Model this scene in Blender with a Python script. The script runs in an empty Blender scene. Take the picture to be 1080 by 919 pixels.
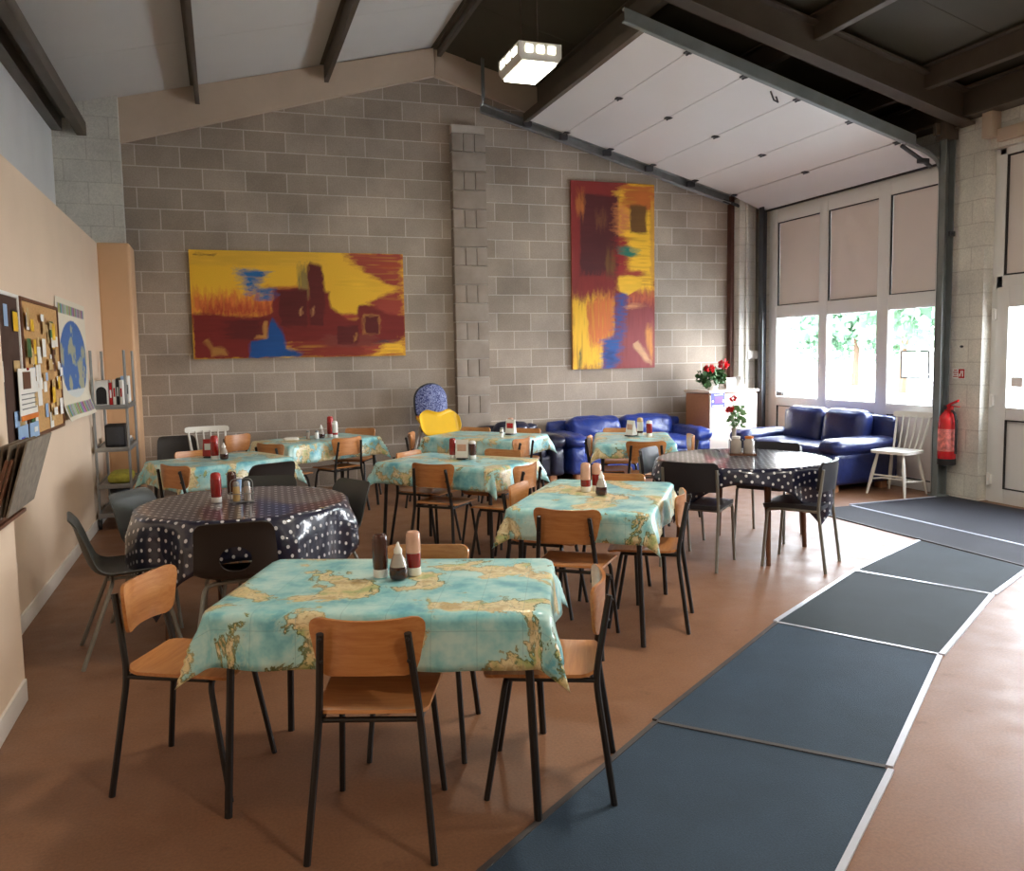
import bpy, bmesh, math, random
import numpy as np
from mathutils import Vector, Matrix
random.seed(7); rng = np.random.default_rng(7)
C = bpy.context.scene.collection
PI = math.pi
R = math.radians

# ------------------------------------------------------------------ mesh building
class MB:
    def __init__(s): s.v=[]; s.f=[]; s.m=[]; s.uv={}; s.col=None
    def add(s, vs, fs, mat=0, M=None):
        o=len(s.v)
        for p in vs:
            p=Vector(p)
            if M is not None: p=M@p
            s.v.append(p)
        for f in fs: s.f.append([i+o for i in f]); s.m.append(mat)
        return o
    def box(s, c, d, bev=0.0, mat=0, rz=0, M=None, seg=2):
        bm=bmesh.new(); bmesh.ops.create_cube(bm,size=1)
        bmesh.ops.scale(bm,vec=d,verts=bm.verts)
        if bev>0: bmesh.ops.bevel(bm,geom=bm.edges[:]+bm.verts[:],offset=min(bev,min(d)*.49),segments=seg,profile=.6,affect='EDGES')
        T=Matrix.Translation(c)@Matrix.Rotation(rz,4,'Z')
        if M is not None: T=M@T
        bm.verts.index_update()
        s.add([v.co for v in bm.verts],[[v.index for v in f.verts] for f in bm.faces],mat,T); bm.free(); return s
    def tube(s, path, r, n=8, mat=0, caps=True, M=None):
        path=[Vector(p) for p in path]; N=len(path)
        rs=r if isinstance(r,(list,tuple)) else [r]*N
        tang=[]
        for i in range(N):
            a=path[max(i-1,0)]; b=path[min(i+1,N-1)]; t=(b-a); tang.append(t.normalized() if t.length>1e-9 else Vector((0,0,1)))
        ref=Vector((0,0,1)) if abs(tang[0].z)<.9 else Vector((1,0,0))
        u=tang[0].cross(ref).normalized(); vs=[]; fs=[]
        for i in range(N):
            if i>0:
                u=(u-tang[i]*u.dot(tang[i])); u=u.normalized() if u.length>1e-6 else tang[i].orthogonal().normalized()
            w=tang[i].cross(u)
            for k in range(n):
                a=2*PI*k/n; vs.append(path[i]+(u*math.cos(a)+w*math.sin(a))*rs[i])
        for i in range(N-1):
            for k in range(n): fs.append([i*n+k,i*n+(k+1)%n,(i+1)*n+(k+1)%n,(i+1)*n+k])
        if caps: fs.append(list(range(n))[::-1]); fs.append([(N-1)*n+k for k in range(n)])
        s.add(vs,fs,mat,M); return s
    def lathe(s, prof, c=(0,0,0), n=20, mat=0, M=None, mats=None):
        vs=[];fs=[];c=Vector(c)
        for r,z in prof:
            for k in range(n):
                a=2*PI*k/n; vs.append(c+Vector((r*math.cos(a),r*math.sin(a),z)))
        L=len(prof); o=len(s.f)
        for i in range(L-1):
            for k in range(n): fs.append([i*n+k,i*n+(k+1)%n,(i+1)*n+(k+1)%n,(i+1)*n+k])
        fs.append(list(range(n))[::-1]); fs.append([(L-1)*n+k for k in range(n)])
        s.add(vs,fs,mat,M)
        if mats:
            for i in range(L-1):
                for k in range(n): s.m[o+i*n+k]=mats[i]
        return s
    def prism(s, poly, a, b, mat=0, M=None, axis='z'):
        # poly 2-D, extruded from a to b along axis
        def P(p,h):
            return {'z':(p[0],p[1],h),'y':(p[0],h,p[1]),'x':(h,p[0],p[1])}[axis]
        n=len(poly); vs=[P(p,a) for p in poly]+[P(p,b) for p in poly]
        fs=[list(range(n))[::-1],[n+i for i in range(n)]]+[[i,(i+1)%n,n+(i+1)%n,n+i] for i in range(n)]
        s.add(vs,fs,mat,M); return s
    def plate(s, w, h, r, nu, nv, fn, t, hole=None, mat=0, M=None):
        us=np.linspace(-w/2,w/2,nu+1); vv=np.linspace(-h/2,h/2,nv+1)
        P2={}
        def rnd(u,v):
            ax=abs(u)-(w/2-r); ay=abs(v)-(h/2-r)
            if ax>0 and ay>0:
                qx,qy=ax/r,ay/r; k=max(qx,qy)/math.hypot(qx,qy)
                u=math.copysign(w/2-r+qx*k*r,u); v=math.copysign(h/2-r+qy*k*r,v)
            return u,v
        for i,u in enumerate(us):
            for j,v in enumerate(vv): P2[i,j]=rnd(u,v)
        cells=[(i,j) for i in range(nu) for j in range(nv)]
        if hole:
            hu,hv,ra,rb=hole
            e=lambda p: ((p[0]-hu)/ra)**2+((p[1]-hv)/rb)**2
            keep=[];rem=set()
            for i,j in cells:
                cc=[P2[i,j],P2[i+1,j],P2[i+1,j+1],P2[i,j+1]]
                m=(sum(p[0] for p in cc)/4,sum(p[1] for p in cc)/4)
                if e(m)<1: rem.update([(i,j),(i+1,j),(i+1,j+1),(i,j+1)])
                else: keep.append((i,j))
            cells=keep
            for k in rem:
                p=P2[k]; q=math.sqrt(max(e(p),1e-6)); P2[k]=(hu+(p[0]-hu)/q, hv+(p[1]-hv)/q)
        used=sorted({k for i,j in cells for k in ((i,j),(i+1,j),(i+1,j+1),(i,j+1))}); idx={k:n for n,k in enumerate(used)}
        top=[];bot=[]
        for k in used:
            u,v=P2[k]; p=Vector(fn(u,v)); d=.002
            a=Vector(fn(u+d,v))-Vector(fn(u-d,v)); b=Vector(fn(u,v+d))-Vector(fn(u,v-d)); nn=a.cross(b).normalized()
            top.append(p+nn*t/2); bot.append(p-nn*t/2)
        n=len(used); fs=[];edges={}
        for i,j in cells:
            q=[idx[i,j],idx[i+1,j],idx[i+1,j+1],idx[i,j+1]]
            fs.append(q); fs.append([n+x for x in q[::-1]])
            for a,b in zip(q,q[1:]+q[:1]): edges[(a,b)]=1
        for a,b in list(edges):
            if (b,a) not in edges: fs.append([b,a,n+a,n+b])
        s.add(top+bot,fs,mat,M); return s
    def soft(s, c, d, r, N=10, bulge=(0,0,0), mat=0, M=None, noise=0, seed=0):
        # rounded, slightly inflated block
        vs=[];fs=[];key={}
        d=Vector(d)/2; rr=np.random.default_rng(seed); ph=rr.uniform(0,6,6)
        def pt(p):
            k=tuple(round(x,5) for x in p)
            if k in key: return key[k]
            q=Vector((p[0]*d.x,p[1]*d.y,p[2]*d.z)); inner=Vector((max(-d.x+r,min(d.x-r,q.x)),max(-d.y+r,min(d.y-r,q.y)),max(-d.z+r,min(d.z-r,q.z))))
            o=q-inner
            if o.length>1e-9:
                o=o.normalized()*r
            q=inner+o
            for a in range(3):
                b,e=(a+1)%3,(a+2)%3
                w=(1-p[b]**2)*(1-p[e]**2)
                q[a]+=bulge[a]*w*p[a]
            if noise:
                nz=math.sin(q.x*31+ph[0])*math.sin(q.y*27+ph[1])+math.sin(q.z*35+ph[2]+q.x*13)
                q+=o.normalized()*nz*noise if o.length>1e-9 else Vector((0,0,0))
            key[k]=len(vs); vs.append(q+Vector(c)); return key[k]
        ts=[-1+2*i/N for i in range(N+1)]
        # denser near edges
        ts=[math.copysign(abs(t)**.75,t) if t else 0 for t in ts]
        for ax in range(3):
            for sg in (-1,1):
                for i in range(N):
                    for j in range(N):
                        q=[]
                        for a,b in ((ts[i],ts[j]),(ts[i+1],ts[j]),(ts[i+1],ts[j+1]),(ts[i],ts[j+1])):
                            p=[0,0,0]; p[ax]=sg; p[(ax+1)%3]=a; p[(ax+2)%3]=b; q.append(pt(p))
                        fs.append(q if sg>0 else q[::-1])
        s.add(vs,fs,mat,M); return s
    def sphere(s, c, r, n=12, m=8, mat=0, sc=(1,1,1), M=None):
        prof=[(max(1e-4,r*math.sin(PI*i/m)),-r*math.cos(PI*i/m)) for i in range(m+1)]
        T=Matrix.Translation(c)@Matrix.Diagonal((*sc,1))
        if M is not None: T=M@T
        return s.lathe(prof,(0,0,0),n,mat,T)
    def build(s, name, mats, parent=None, loc=None, sharp=40, kind=None):
        me=bpy.data.meshes.new(name); me.from_pydata([tuple(p) for p in s.v],[],s.f)
        for m in (mats if isinstance(mats,(list,tuple)) else [mats]): me.materials.append(m)
        me.polygons.foreach_set('material_index',s.m); me.polygons.foreach_set('use_smooth',[True]*len(s.f))
        bm=bmesh.new(); bm.from_mesh(me); bmesh.ops.recalc_face_normals(bm,faces=bm.faces); bm.to_mesh(me); bm.free()
        me.update(); me.set_sharp_from_angle(angle=R(sharp))
        o=bpy.data.objects.new(name,me); C.objects.link(o)
        if parent is not None: o.parent=parent
        if loc is not None: o.location=loc
        if kind: o['kind']=kind
        return o

def fillet(pts, r, n=5):
    pts=[Vector(p) for p in pts]; out=[pts[0]]
    for a,b,c in zip(pts,pts[1:],pts[2:]):
        d1=(a-b); d2=(c-b); k=min(r,d1.length*.49,d2.length*.49)
        p=b+d1.normalized()*k; q=b+d2.normalized()*k
        for i in range(n+1):
            t=i/n; out.append(p*(1-t)**2+b*2*t*(1-t)+q*t*t)
    out.append(pts[-1]); return out
def rpoly(w,h,r,n=5,cx=0,cy=0):
    out=[]
    for sx,sy,a0 in ((1,1,0),(-1,1,90),(-1,-1,180),(1,-1,270)):
        for i in range(n+1):
            a=R(a0+90*i/n); out.append((cx+sx*(w/2-r)+r*math.cos(a),cy+sy*(h/2-r)+r*math.sin(a)))
    return out
def thing(name,label,cat,loc=(0,0,0),rz=0,group=None):
    o=bpy.data.objects.new(name,None); C.objects.link(o); o.empty_display_size=.1
    o.location=loc; o.rotation_euler=(0,0,rz); o['label']=label; o['category']=cat
    if group: o['group']=group
    return o
def tag(o,label,cat,group=None,loc=None,rz=None):
    o['label']=label; o['category']=cat
    if group: o['group']=group
    if loc is not None: o.location=loc
    if rz is not None: o.rotation_euler=(0,0,rz)
    return o
def struct(mb,name,mats,**k): return mb.build(name,mats,kind='structure',**k)
def copy_tree(o,parent=None):
    c=o.copy(); C.objects.link(c)
    if parent is not None: c.parent=parent
    for ch in list(o.children): copy_tree(ch,c)
    return c
class Proto:
    """first call places the thing itself, later calls place copies"""
    def __init__(s,root): s.root=root; s.used=False
    def put(s,x,y,deg,label,group=None,z=0,sc=None):
        o=s.root if not s.used else copy_tree(s.root)
        s.used=True
        o.location=(x,y,z); o.rotation_euler=(0,0,R(deg)); o['label']=label
        if group: o['group']=group
        if sc: o.scale=sc
        return o

# ------------------------------------------------------------------ materials
def lin(r,g,b):
    f=lambda c:(c/255/12.92 if c/255<=.04045 else ((c/255+.055)/1.055)**2.4); return (f(r),f(g),f(b),1)
class Mat:
    def __init__(s,name):
        s.m=bpy.data.materials.new(name); s.m.use_nodes=True; s.t=s.m.node_tree; s.n=s.t.nodes; s.b=s.n['Principled BSDF']
    def new(s,t,**k):
        n=s.n.new('ShaderNode'+t)
        for a,v in k.items(): setattr(n,a,v)
        return n
    def l(s,a,b): s.t.links.new(a,b)
    def set(s,**k):
        for a,v in k.items(): s.b.inputs[a.replace('_',' ')].default_value=v
        return s
    def coord(s,kind='Object',scale=None):
        tc=s.new('TexCoord')
        if scale is None: return tc.outputs[kind]
        mp=s.new('Mapping'); mp.inputs['Scale'].default_value=scale; s.l(tc.outputs[kind],mp.inputs[0]); return mp.outputs[0]
    def noise(s,vec,scale,detail=3,rough=.55,dist=0):
        n=s.new('TexNoise'); n.inputs['Scale'].default_value=scale; n.inputs['Detail'].default_value=detail; n.inputs['Roughness'].default_value=rough; n.inputs['Distortion'].default_value=dist
        s.l(vec,n.inputs['Vector']); return n
    def ramp(s,fac,stops,interp='LINEAR'):
        r=s.new('ValToRGB'); r.color_ramp.interpolation=interp
        el=r.color_ramp.elements
        while len(el)<len(stops): el.new(.5)
        for e,(p,c) in zip(el,stops): e.position=p; e.color=c
        s.l(fac,r.inputs[0]); return r.outputs[0]
    def math(s,op,a,b=None,c=None):
        n=s.new('Math',operation=op)
        for i,x in enumerate((a,b,c)):
            if x is None: continue
            if isinstance(x,(int,float)): n.inputs[i].default_value=x
            else: s.l(x,n.inputs[i])
        return n.outputs[0]
    def mix(s,fac,a,b,mode='MIX'):
        n=s.new('Mix',data_type='RGBA',blend_type=mode)
        for i,x in ((0,fac),(6,a),(7,b)):
            if isinstance(x,(int,float,tuple)): n.inputs[i].default_value=x
            else: s.l(x,n.inputs[i])
        return n.outputs[2]
    def bump(s,h,strength=.3,dist=.01):
        n=s.new('Bump'); n.inputs['Strength'].default_value=strength; n.inputs['Distance'].default_value=dist
        s.l(h,n.inputs['Height']); s.l(n.outputs[0],s.b.inputs['Normal'])
def plain(name,c,rough=.5,var=.08,scale=8,metal=0,spec=.5,coat=0,bump=0,bscale=60):
    m=Mat(name); v=m.coord(); n=m.noise(v,scale)
    d=tuple(x*(1-var) for x in c[:3])+(1,); e=tuple(min(1,x*(1+var)) for x in c[:3])+(1,)
    m.l(m.ramp(n.outputs['Fac'],[(.3,d),(.7,e)]),m.b.inputs['Base Color'])
    m.set(Roughness=rough,Metallic=metal,Specular_IOR_Level=spec,Coat_Weight=coat)
    if coat: m.set(Coat_Roughness=.06)
    if bump: m.bump(m.noise(v,bscale,2).outputs['Fac'],bump,.003)
    return m.m
def emit(name,c,strength):
    m=Mat(name); m.set(Base_Color=(.8,.8,.8,1),Emission_Color=c,Emission_Strength=strength); return m.m
def blocks(name,c1,c2,mort,mat_bump=.5,z0=.021,x0=0,swap='XZ',paint=False):
    m=Mat(name); tc=m.coord(); sp=m.new('SeparateXYZ'); m.l(tc,sp.inputs[0])
    cb=m.new('CombineXYZ'); m.l(m.math('ADD',sp.outputs[swap[0]],20+x0),cb.inputs[0]); m.l(m.math('ADD',sp.outputs['Z'],.2209*20-z0),cb.inputs[1])
    br=m.new('TexBrick'); br.offset=.5; m.l(cb.outputs[0],br.inputs['Vector'])
    for k,v in (('Scale',1),('Mortar Size',.0065),('Mortar Smooth',.25),('Bias',0),('Brick Width',.442),('Row Height',.2209)): br.inputs[k].default_value=v
    br.inputs['Color1'].default_value=c1; br.inputs['Color2'].default_value=c2; br.inputs['Mortar'].default_value=mort
    big=m.noise(tc,1.6,4); fine=m.noise(tc,70,3,.7)
    col=m.mix(1,br.outputs['Color'],m.ramp(big.outputs['Fac'],[(.3,(.78,.78,.78,1)),(.7,(1.18,1.17,1.14,1))]),'MULTIPLY')
    col=m.mix(1,col,m.ramp(fine.outputs['Fac'],[(.3,(.85,.85,.85,1)),(.7,(1.12,1.12,1.12,1))]),'MULTIPLY')
    m.l(col,m.b.inputs['Base Color']); m.set(Roughness=.9 if not paint else .55,Specular_IOR_Level=.2)
    h=m.math('SUBTRACT',m.math('MULTIPLY',fine.outputs['Fac'],.35),m.math('MULTIPLY',br.outputs['Fac'],.6))
    m.bump(h,mat_bump,.008); return m.m

M={}
M['block']=blocks('grey_concrete_block',lin(152,139,127),lin(171,158,146),lin(196,186,176))
M['pilblock']=plain('grey_pilaster_block',lin(154,142,131),.9,.14,6,bump=.5,bscale=70,spec=.2)
M['mortar']=plain('pale_mortar',lin(196,186,176),.95,.06)
M['whiteblock']=blocks('white_painted_block',lin(214,211,203),lin(208,205,198),lin(196,192,184),.35,paint=True)
M['whiteblockY']=blocks('white_painted_block_side',lin(226,224,216),lin(220,217,209),lin(206,202,194),.35,swap='YZ',paint=True)
M['peach']=plain('peach_wall_paint',lin(224,200,176),.6,.03,2,bump=.08,bscale=200)
M['tanpanel']=plain('tan_corner_panel',lin(214,172,132),.5,.04,2)
M['bluewhite']=plain('cool_white_wall_paint',lin(216,215,213),.6,.04,2)
M['beige']=plain('beige_gable_board',lin(196,176,156),.6,.05,3)
M['roofwhite']=plain('white_roof_sheet',lin(205,202,198),.5,.03,1)
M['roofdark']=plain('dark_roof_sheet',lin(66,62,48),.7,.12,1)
M['steel']=plain('dark_painted_steel',lin(88,78,68),.5,.1,5,spec=.4)
M['greysteel']=plain('grey_painted_steel',lin(118,124,124),.45,.12,6)
M['darksteel']=plain('charcoal_steel',lin(62,64,70),.45,.12,6)
M['rust']=plain('brown_primer_steel',lin(92,58,48),.6,.15,6)
M['galv']=plain('galvanised_steel',lin(150,152,152),.35,.12,9,metal=.7)
M['doorpanel']=plain('white_sectional_door_sheet',lin(222,218,216),.4,.02,1)
M['upvc']=plain('white_upvc',lin(232,232,230),.3,.015,2)
M['greypanel']=plain('grey_window_infill',lin(232,222,216),.5,.02,2)
M['rubber']=plain('black_rubber_gasket',lin(48,46,48),.7)
M['skirting']=plain('white_gloss_skirting',lin(232,226,218),.3,.02)
M['chairwood']=None
M['blackmetal']=plain('black_metal_tube',lin(30,27,26),.4,.1,10)
M['greymetal']=plain('grey_metal_tube',lin(140,138,130),.35,.1,10,metal=.5)
M['poly']=plain('dark_grey_polypropylene',lin(64,66,64),.42,.06,5,bump=.12,bscale=260)
M['polyblack']=plain('black_brown_polypropylene',lin(48,42,40),.5,.06,5,bump=.12,bscale=260)
M['blackpad']=plain('black_vinyl',lin(40,40,46),.35,.08,5)
M['leather']=None
M['whitepaint']=plain('white_painted_wood',lin(230,226,216),.4,.03)
M['redpaint']=plain('red_extinguisher_paint',lin(188,22,28),.25,.05,coat=.5)
M['black']=plain('black_plastic',lin(28,26,28),.5)
M['white']=plain('white_plastic',lin(238,236,232),.4,.02)
M['paper']=plain('white_paper',lin(232,228,220),.8,.03)
M['red']=plain('red_plastic',lin(170,30,28),.35)
M['ketchup']=plain('red_ketchup',lin(140,22,16),.25,.12,30,coat=.4)
M['brown']=plain('brown_sauce',lin(70,34,24),.25,.12,30,coat=.4)
M['vinegar']=plain('dark_vinegar',lin(52,14,12),.12,.1,30,coat=.5)
M['pinkclear']=plain('smeared_clear_plastic',lin(214,168,146),.2,.1,20,coat=.3)
M['orange']=plain('orange_plastic',lin(220,120,40),.4)
M['yellow']=plain('yellow_plastic',lin(240,192,44),.35,.03)
M['cream']=plain('cream_laminate',lin(246,230,214),.3,.02)
M['darkwood']=plain('brown_wood',lin(104,66,44),.45,.15,14)
M['blue']=plain('blue_card',lin(52,56,196),.5)
M['purple']=plain('purple_card',lin(96,52,190),.5)
M['lightblue']=plain('pale_blue_card',lin(150,180,215),.5)
M['green']=plain('leaf_green',lin(58,96,52),.5,.3,20)
M['palegreen']=plain('pale_leaf_green',lin(120,160,110),.5,.25,20)
M['petal']=plain('red_petal',lin(200,28,36),.5,.15,30)
M['frost']=plain('frosted_glass_jar',lin(176,166,158),.15,.05,coat=.5)
M['grout']=plain('grey_grit',lin(120,118,116),.8)

def m_wood(name,c1,c2,rough=.32):
    m=Mat(name); v=m.coord('Object',(3,40,40)); n=m.noise(v,1.6,4,.6,.6)
    v2=m.coord('Object'); n2=m.noise(v2,3,2)
    col=m.mix(m.math('MULTIPLY',n2.outputs['Fac'],.35),m.ramp(n.outputs['Fac'],[(.3,c1),(.7,c2)]),c1)
    m.l(col,m.b.inputs['Base Color']); m.set(Roughness=rough,Coat_Weight=.35,Coat_Roughness=.18); return m.m
M['chairwood']=m_wood('beech_plywood',lin(182,114,60),lin(208,148,90))
M['cabwood']=m_wood('orange_brown_wood',lin(168,112,74),lin(190,132,92),.4)
def m_floor():
    m=Mat('brown_sheet_floor'); v=m.coord(); a=m.noise(v,.7,5,.65); b=m.noise(v,90,2,.7); c=m.noise(v,6,4,.6)
    col=m.ramp(a.outputs['Fac'],[(.3,lin(124,86,60)),(.7,lin(143,103,75))])
    col=m.mix(1,col,m.ramp(b.outputs['Fac'],[(.35,(.86,.86,.86,1)),(.65,(1.1,1.1,1.1,1))]),'MULTIPLY')
    sp=m.ramp(c.outputs['Fac'],[(.66,(1,1,1,1)),(.74,(.72,.7,.68,1))]); col=m.mix(1,col,sp,'MULTIPLY')
    m.l(col,m.b.inputs['Base Color']); m.l(m.ramp(c.outputs['Fac'],[(.3,(.40,.4,.4,1)),(.7,(.55,.55,.55,1))]),m.b.inputs['Roughness'])
    m.set(Specular_IOR_Level=.5); m.bump(b.outputs['Fac'],.12,.002); return m.m
M['floor']=m_floor()
def m_mat(name,c):
    m=Mat(name); v=m.coord(); a=m.noise(v,3,4,.6); b=m.noise(v,160,2,.8)
    col=m.mix(1,m.ramp(a.outputs['Fac'],[(.3,tuple(x*.85 for x in c[:3])+(1,)),(.7,tuple(x*1.15 for x in c[:3])+(1,))]),m.ramp(b.outputs['Fac'],[(.3,(.75,.75,.75,1)),(.7,(1.25,1.25,1.25,1))]),'MULTIPLY')
    m.l(col,m.b.inputs['Base Color']); m.set(Roughness=.75,Specular_IOR_Level=.3); m.bump(b.outputs['Fac'],.5,.004); return m.m
M['matblue']=m_mat('blue_ribbed_matting',lin(48,65,82)); M['matdark']=m_mat('charcoal_matting',lin(42,52,58)); M['matgrey']=m_mat('dark_grey_entrance_matting',lin(46,46,52))
M['mattrim']=plain('pale_metal_edge_trim',lin(205,208,220),.3,.05,metal=.3)
M['mattrimdark']=plain('dark_rubber_edge_trim',lin(70,66,66),.6)
def m_leather(name,c,wr=.5):
    m=Mat(name); v=m.coord(); a=m.noise(v,9,5,.6,1.2); b=m.noise(v,120,2)
    m.l(m.ramp(a.outputs['Fac'],[(.3,tuple(x*.75 for x in c[:3])+(1,)),(.7,tuple(x*1.2 for x in c[:3])+(1,))]),m.b.inputs['Base Color'])
    m.set(Roughness=.3,Coat_Weight=.25,Coat_Roughness=.15); h=m.math('ADD',a.outputs['Fac'],m.math('MULTIPLY',b.outputs['Fac'],.1)); m.bump(h,wr,.02); return m.m
M['leather']=m_leather('navy_blue_leather',lin(30,42,94),.25); M['leatherthrow']=m_leather('blue_creased_leather',lin(34,58,136),.7); M['leatherdark']=m_leather('dark_navy_leather',lin(30,34,58),.3)
def m_map():
    m=Mat('world_map_oilcloth'); uv=m.coord('UV')
    big=m.noise(uv,4.0,7,.62,.4); blot=m.noise(uv,7,4,.6); fine=m.noise(uv,60,3,.7); reg=m.noise(uv,11,2,.5,.3)
    ocean=m.ramp(blot.outputs['Fac'],[(.34,lin(98,178,196)),(.46,lin(146,212,216)),(.62,lin(200,236,232))])
    land=m.ramp(reg.outputs['Fac'],[(.36,lin(206,184,132)),(.46,lin(238,226,184)),(.56,lin(230,212,158)),(.66,lin(184,196,132))])
    land=m.mix(1,land,m.ramp(fine.outputs['Fac'],[(.34,(.62,.56,.46,1)),(.46,(1,1,1,1))]),'MULTIPLY')
    f=big.outputs['Fac']
    isl=m.ramp(f,[(.525,(0,0,0,1)),(.532,(1,1,1,1))])
    col=m.mix(isl,ocean,land)
    coast=m.ramp(f,[(.492,(0,0,0,1)),(.517,(1,1,1,1)),(.525,(0,0,0,1))]) # pale shallow water
    col=m.mix(m.math('MULTIPLY',coast,.55),col,lin(196,226,214))
    g=m.ramp(f,[(.523,(0,0,0,1)),(.529,(1,1,1,1)),(.539,(1,1,1,1)),(.549,(0,0,0,1))])
    gm=m.ramp(m.noise(uv,3.1,2).outputs['Fac'],[(.38,(.15,.15,.15,1)),(.6,(.95,.95,.95,1))])
    col=m.mix(m.math('MULTIPLY',g,gm),col,lin(70,104,56))
    # country borders and graticule
    bd=m.ramp(reg.outputs['Fac'],[(.494,(0,0,0,1)),(.5,(1,1,1,1)),(.506,(0,0,0,1))])
    col=m.mix(m.math('MULTIPLY',m.math('MULTIPLY',bd,isl),.6),col,lin(120,80,56))
    sp=m.new('SeparateXYZ'); m.l(uv,sp.inputs[0]); gr=None
    for k in (0,1):
        fr=m.math('FRACT',m.math('MULTIPLY',sp.outputs[k],7)); q=m.math('LESS_THAN',fr,.018); gr=q if gr is None else m.math('MAXIMUM',gr,q)
    col=m.mix(m.math('MULTIPLY',gr,.3),col,lin(90,140,150))
    m.l(col,m.b.inputs['Base Color']); m.set(Roughness=.34,Coat_Weight=.3,Coat_Roughness=.2)
    m.bump(m.noise(uv,5,3).outputs['Fac'],.15,.01); return m.m
M['map']=m_map()
def m_dots():
    m=Mat('navy_polka_dot_oilcloth'); uv=m.coord('UV'); sp=m.new('SeparateXYZ'); m.l(uv,sp.inputs[0]); S=.075
    out=None
    for off in (0,.5):
        a=m.math('SUBTRACT',m.math('FRACT',m.math('ADD',m.math('DIVIDE',sp.outputs[0],S),off+50)),.5)
        b=m.math('SUBTRACT',m.math('FRACT',m.math('ADD',m.math('DIVIDE',sp.outputs[1],S),off+50)),.5)
        r=m.math('SQRT',m.math('ADD',m.math('MULTIPLY',a,a),m.math('MULTIPLY',b,b))); q=m.math('LESS_THAN',r,.125)
        out=q if out is None else m.math('MAXIMUM',out,q)
    m.l(m.mix(out,lin(30,32,56),lin(214,214,220)),m.b.inputs['Base Color']); m.set(Roughness=.30,Coat_Weight=.8,Coat_Roughness=.05,Coat_IOR=1.5)
    m.bump(m.noise(uv,4,2).outputs['Fac'],.06,.01); return m.m
M['dots']=m_dots()
def m_thin(name,c):
    m=Mat(name); d=m.new('BsdfDiffuse'); d.inputs[0].default_value=c; t=m.new('BsdfTranslucent'); t.inputs[0].default_value=c; mx=m.new('MixShader'); mx.inputs[0].default_value=.5
    m.l(d.outputs[0],mx.inputs[1]); m.l(t.outputs[0],mx.inputs[2]); m.l(mx.outputs[0],m.n['Material Output'].inputs['Surface']); return m.m
M['thinpaper']=m_thin('backlit_paper',lin(240,238,232)); M['leafthin']=m_thin('thin_pale_leaf',lin(112,142,116))
def m_vcol(name,rough=.5):
    m=Mat(name); a=m.new('VertexColor'); a.layer_name='Col'; n=m.noise(m.coord(),180,2)
    m.l(m.mix(1,a.outputs[0],m.ramp(n.outputs['Fac'],[(.3,(.9,.9,.9,1)),(.7,(1.08,1.08,1.08,1))]),'MULTIPLY'),m.b.inputs['Base Color']); m.set(Roughness=rough,Specular_IOR_Level=.3); m.bump(n.outputs['Fac'],.25,.003); return m.m
M['paint']=m_vcol('painted_canvas',.5); M['print']=m_vcol('printed_paper',.55)
def m_glass():
    m=Mat('clear_window_glass'); t=m.new('BsdfTransparent'); g=m.new('BsdfGlossy'); g.inputs['Roughness'].default_value=.02
    lw=m.new('LayerWeight'); fr=m.math('ADD',m.math('MULTIPLY',m.math('POWER',lw.outputs['Facing'],4.0),.5),.03); mx=m.new('MixShader'); m.l(fr,mx.inputs[0]); m.l(t.outputs[0],mx.inputs[1]); m.l(g.outputs[0],mx.inputs[2])
    m.l(mx.outputs[0],m.n['Material Output'].inputs['Surface']); return m.m
M['glass']=m_glass()
M['lampglow']=emit('lit_lamp_diffuser',(1,.95,.72,1),9)
M['concrete']=plain('pale_yard_concrete',lin(190,190,186),.9,.08,.5)
M['carpaint']=plain('silver_car_paint',lin(176,180,186),.3,.03,metal=.4,coat=.6)
M['carglass']=plain('dark_car_glass',lin(60,70,80),.1,.03)
M['bark']=plain('brown_bark',lin(86,66,50),.9,.2)
M['bluepattern']=None
def m_pattern():
    m=Mat('blue_patterned_fabric'); v=m.coord('Object'); w=m.new('TexVoronoi'); w.inputs['Scale'].default_value=26; m.l(v,w.inputs['Vector'])
    n=m.noise(v,24,2,.5,2.0); m.l(m.ramp(n.outputs['Fac'],[(.42,lin(40,48,104)),(.5,lin(150,160,200)),(.6,lin(52,60,116))]),m.b.inputs['Base Color']); m.set(Roughness=.7); return m.m
M['bluepattern']=m_pattern()
SKY=26.0; EXPO=0.5
# ------------------------------------------------------------------ the setting
RZ=lambda x: 5.06-.25*abs(x-2.45)      # roof underside
YB=9.83
struct(MB().box((2.9,3.5,-.05),(9.4,13.4,.1)),'floor',M['floor'])
w=MB().prism([(-1.7,0),(7.3,0),(7.3,RZ(7.3)+.1),(2.45,5.16),(-1.7,RZ(-1.7)+.1)],YB,YB+.2,axis='y'); struct(w,'wall_back',M['block'])
w=MB()
w.box((2.86,9.79,2.1),(.40,.10,4.2),mat=1)
for k in range(19):
    z=.021+.2209*k-.2209+.11+.1105
    if k%2: w.box((2.86,9.78,z),(.415,.13,.208),.006)
    else:
        for q in (-1,0,1): w.box((2.86+q*.1395,9.78,z),(.131,.13,.208),.006)
struct(w,'trim_1',[M['pilblock'],M['mortar']])
w=MB().box((-1.18,6.995,1.34),(.1,5.67,2.68)).box((-1.065,.58,1.34),(.33,7.16,2.68)); struct(w,'wall_left',M['peach'])
struct(MB().box((-1.57,3.5,2.1),(.1,12.8,4.2)),'wall_left_upper',M['bluewhite'])
w=MB().box((-.985,9.59,1.345),(.31,.48,2.69),.03,seg=3); struct(w,'trim_2',M['tanpanel'])
w=MB().box((-1.21,9.755,3.3),(.62,.15,1.9)); struct(w,'trim_3',M['whiteblock'])
w=MB().box((-.895,.55,.05),(.014,7.18,.1),.004).box((-1.122,6.9,.05),(.014,5.0,.1),.004); struct(w,'baseboard_left',M['skirting'])
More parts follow.
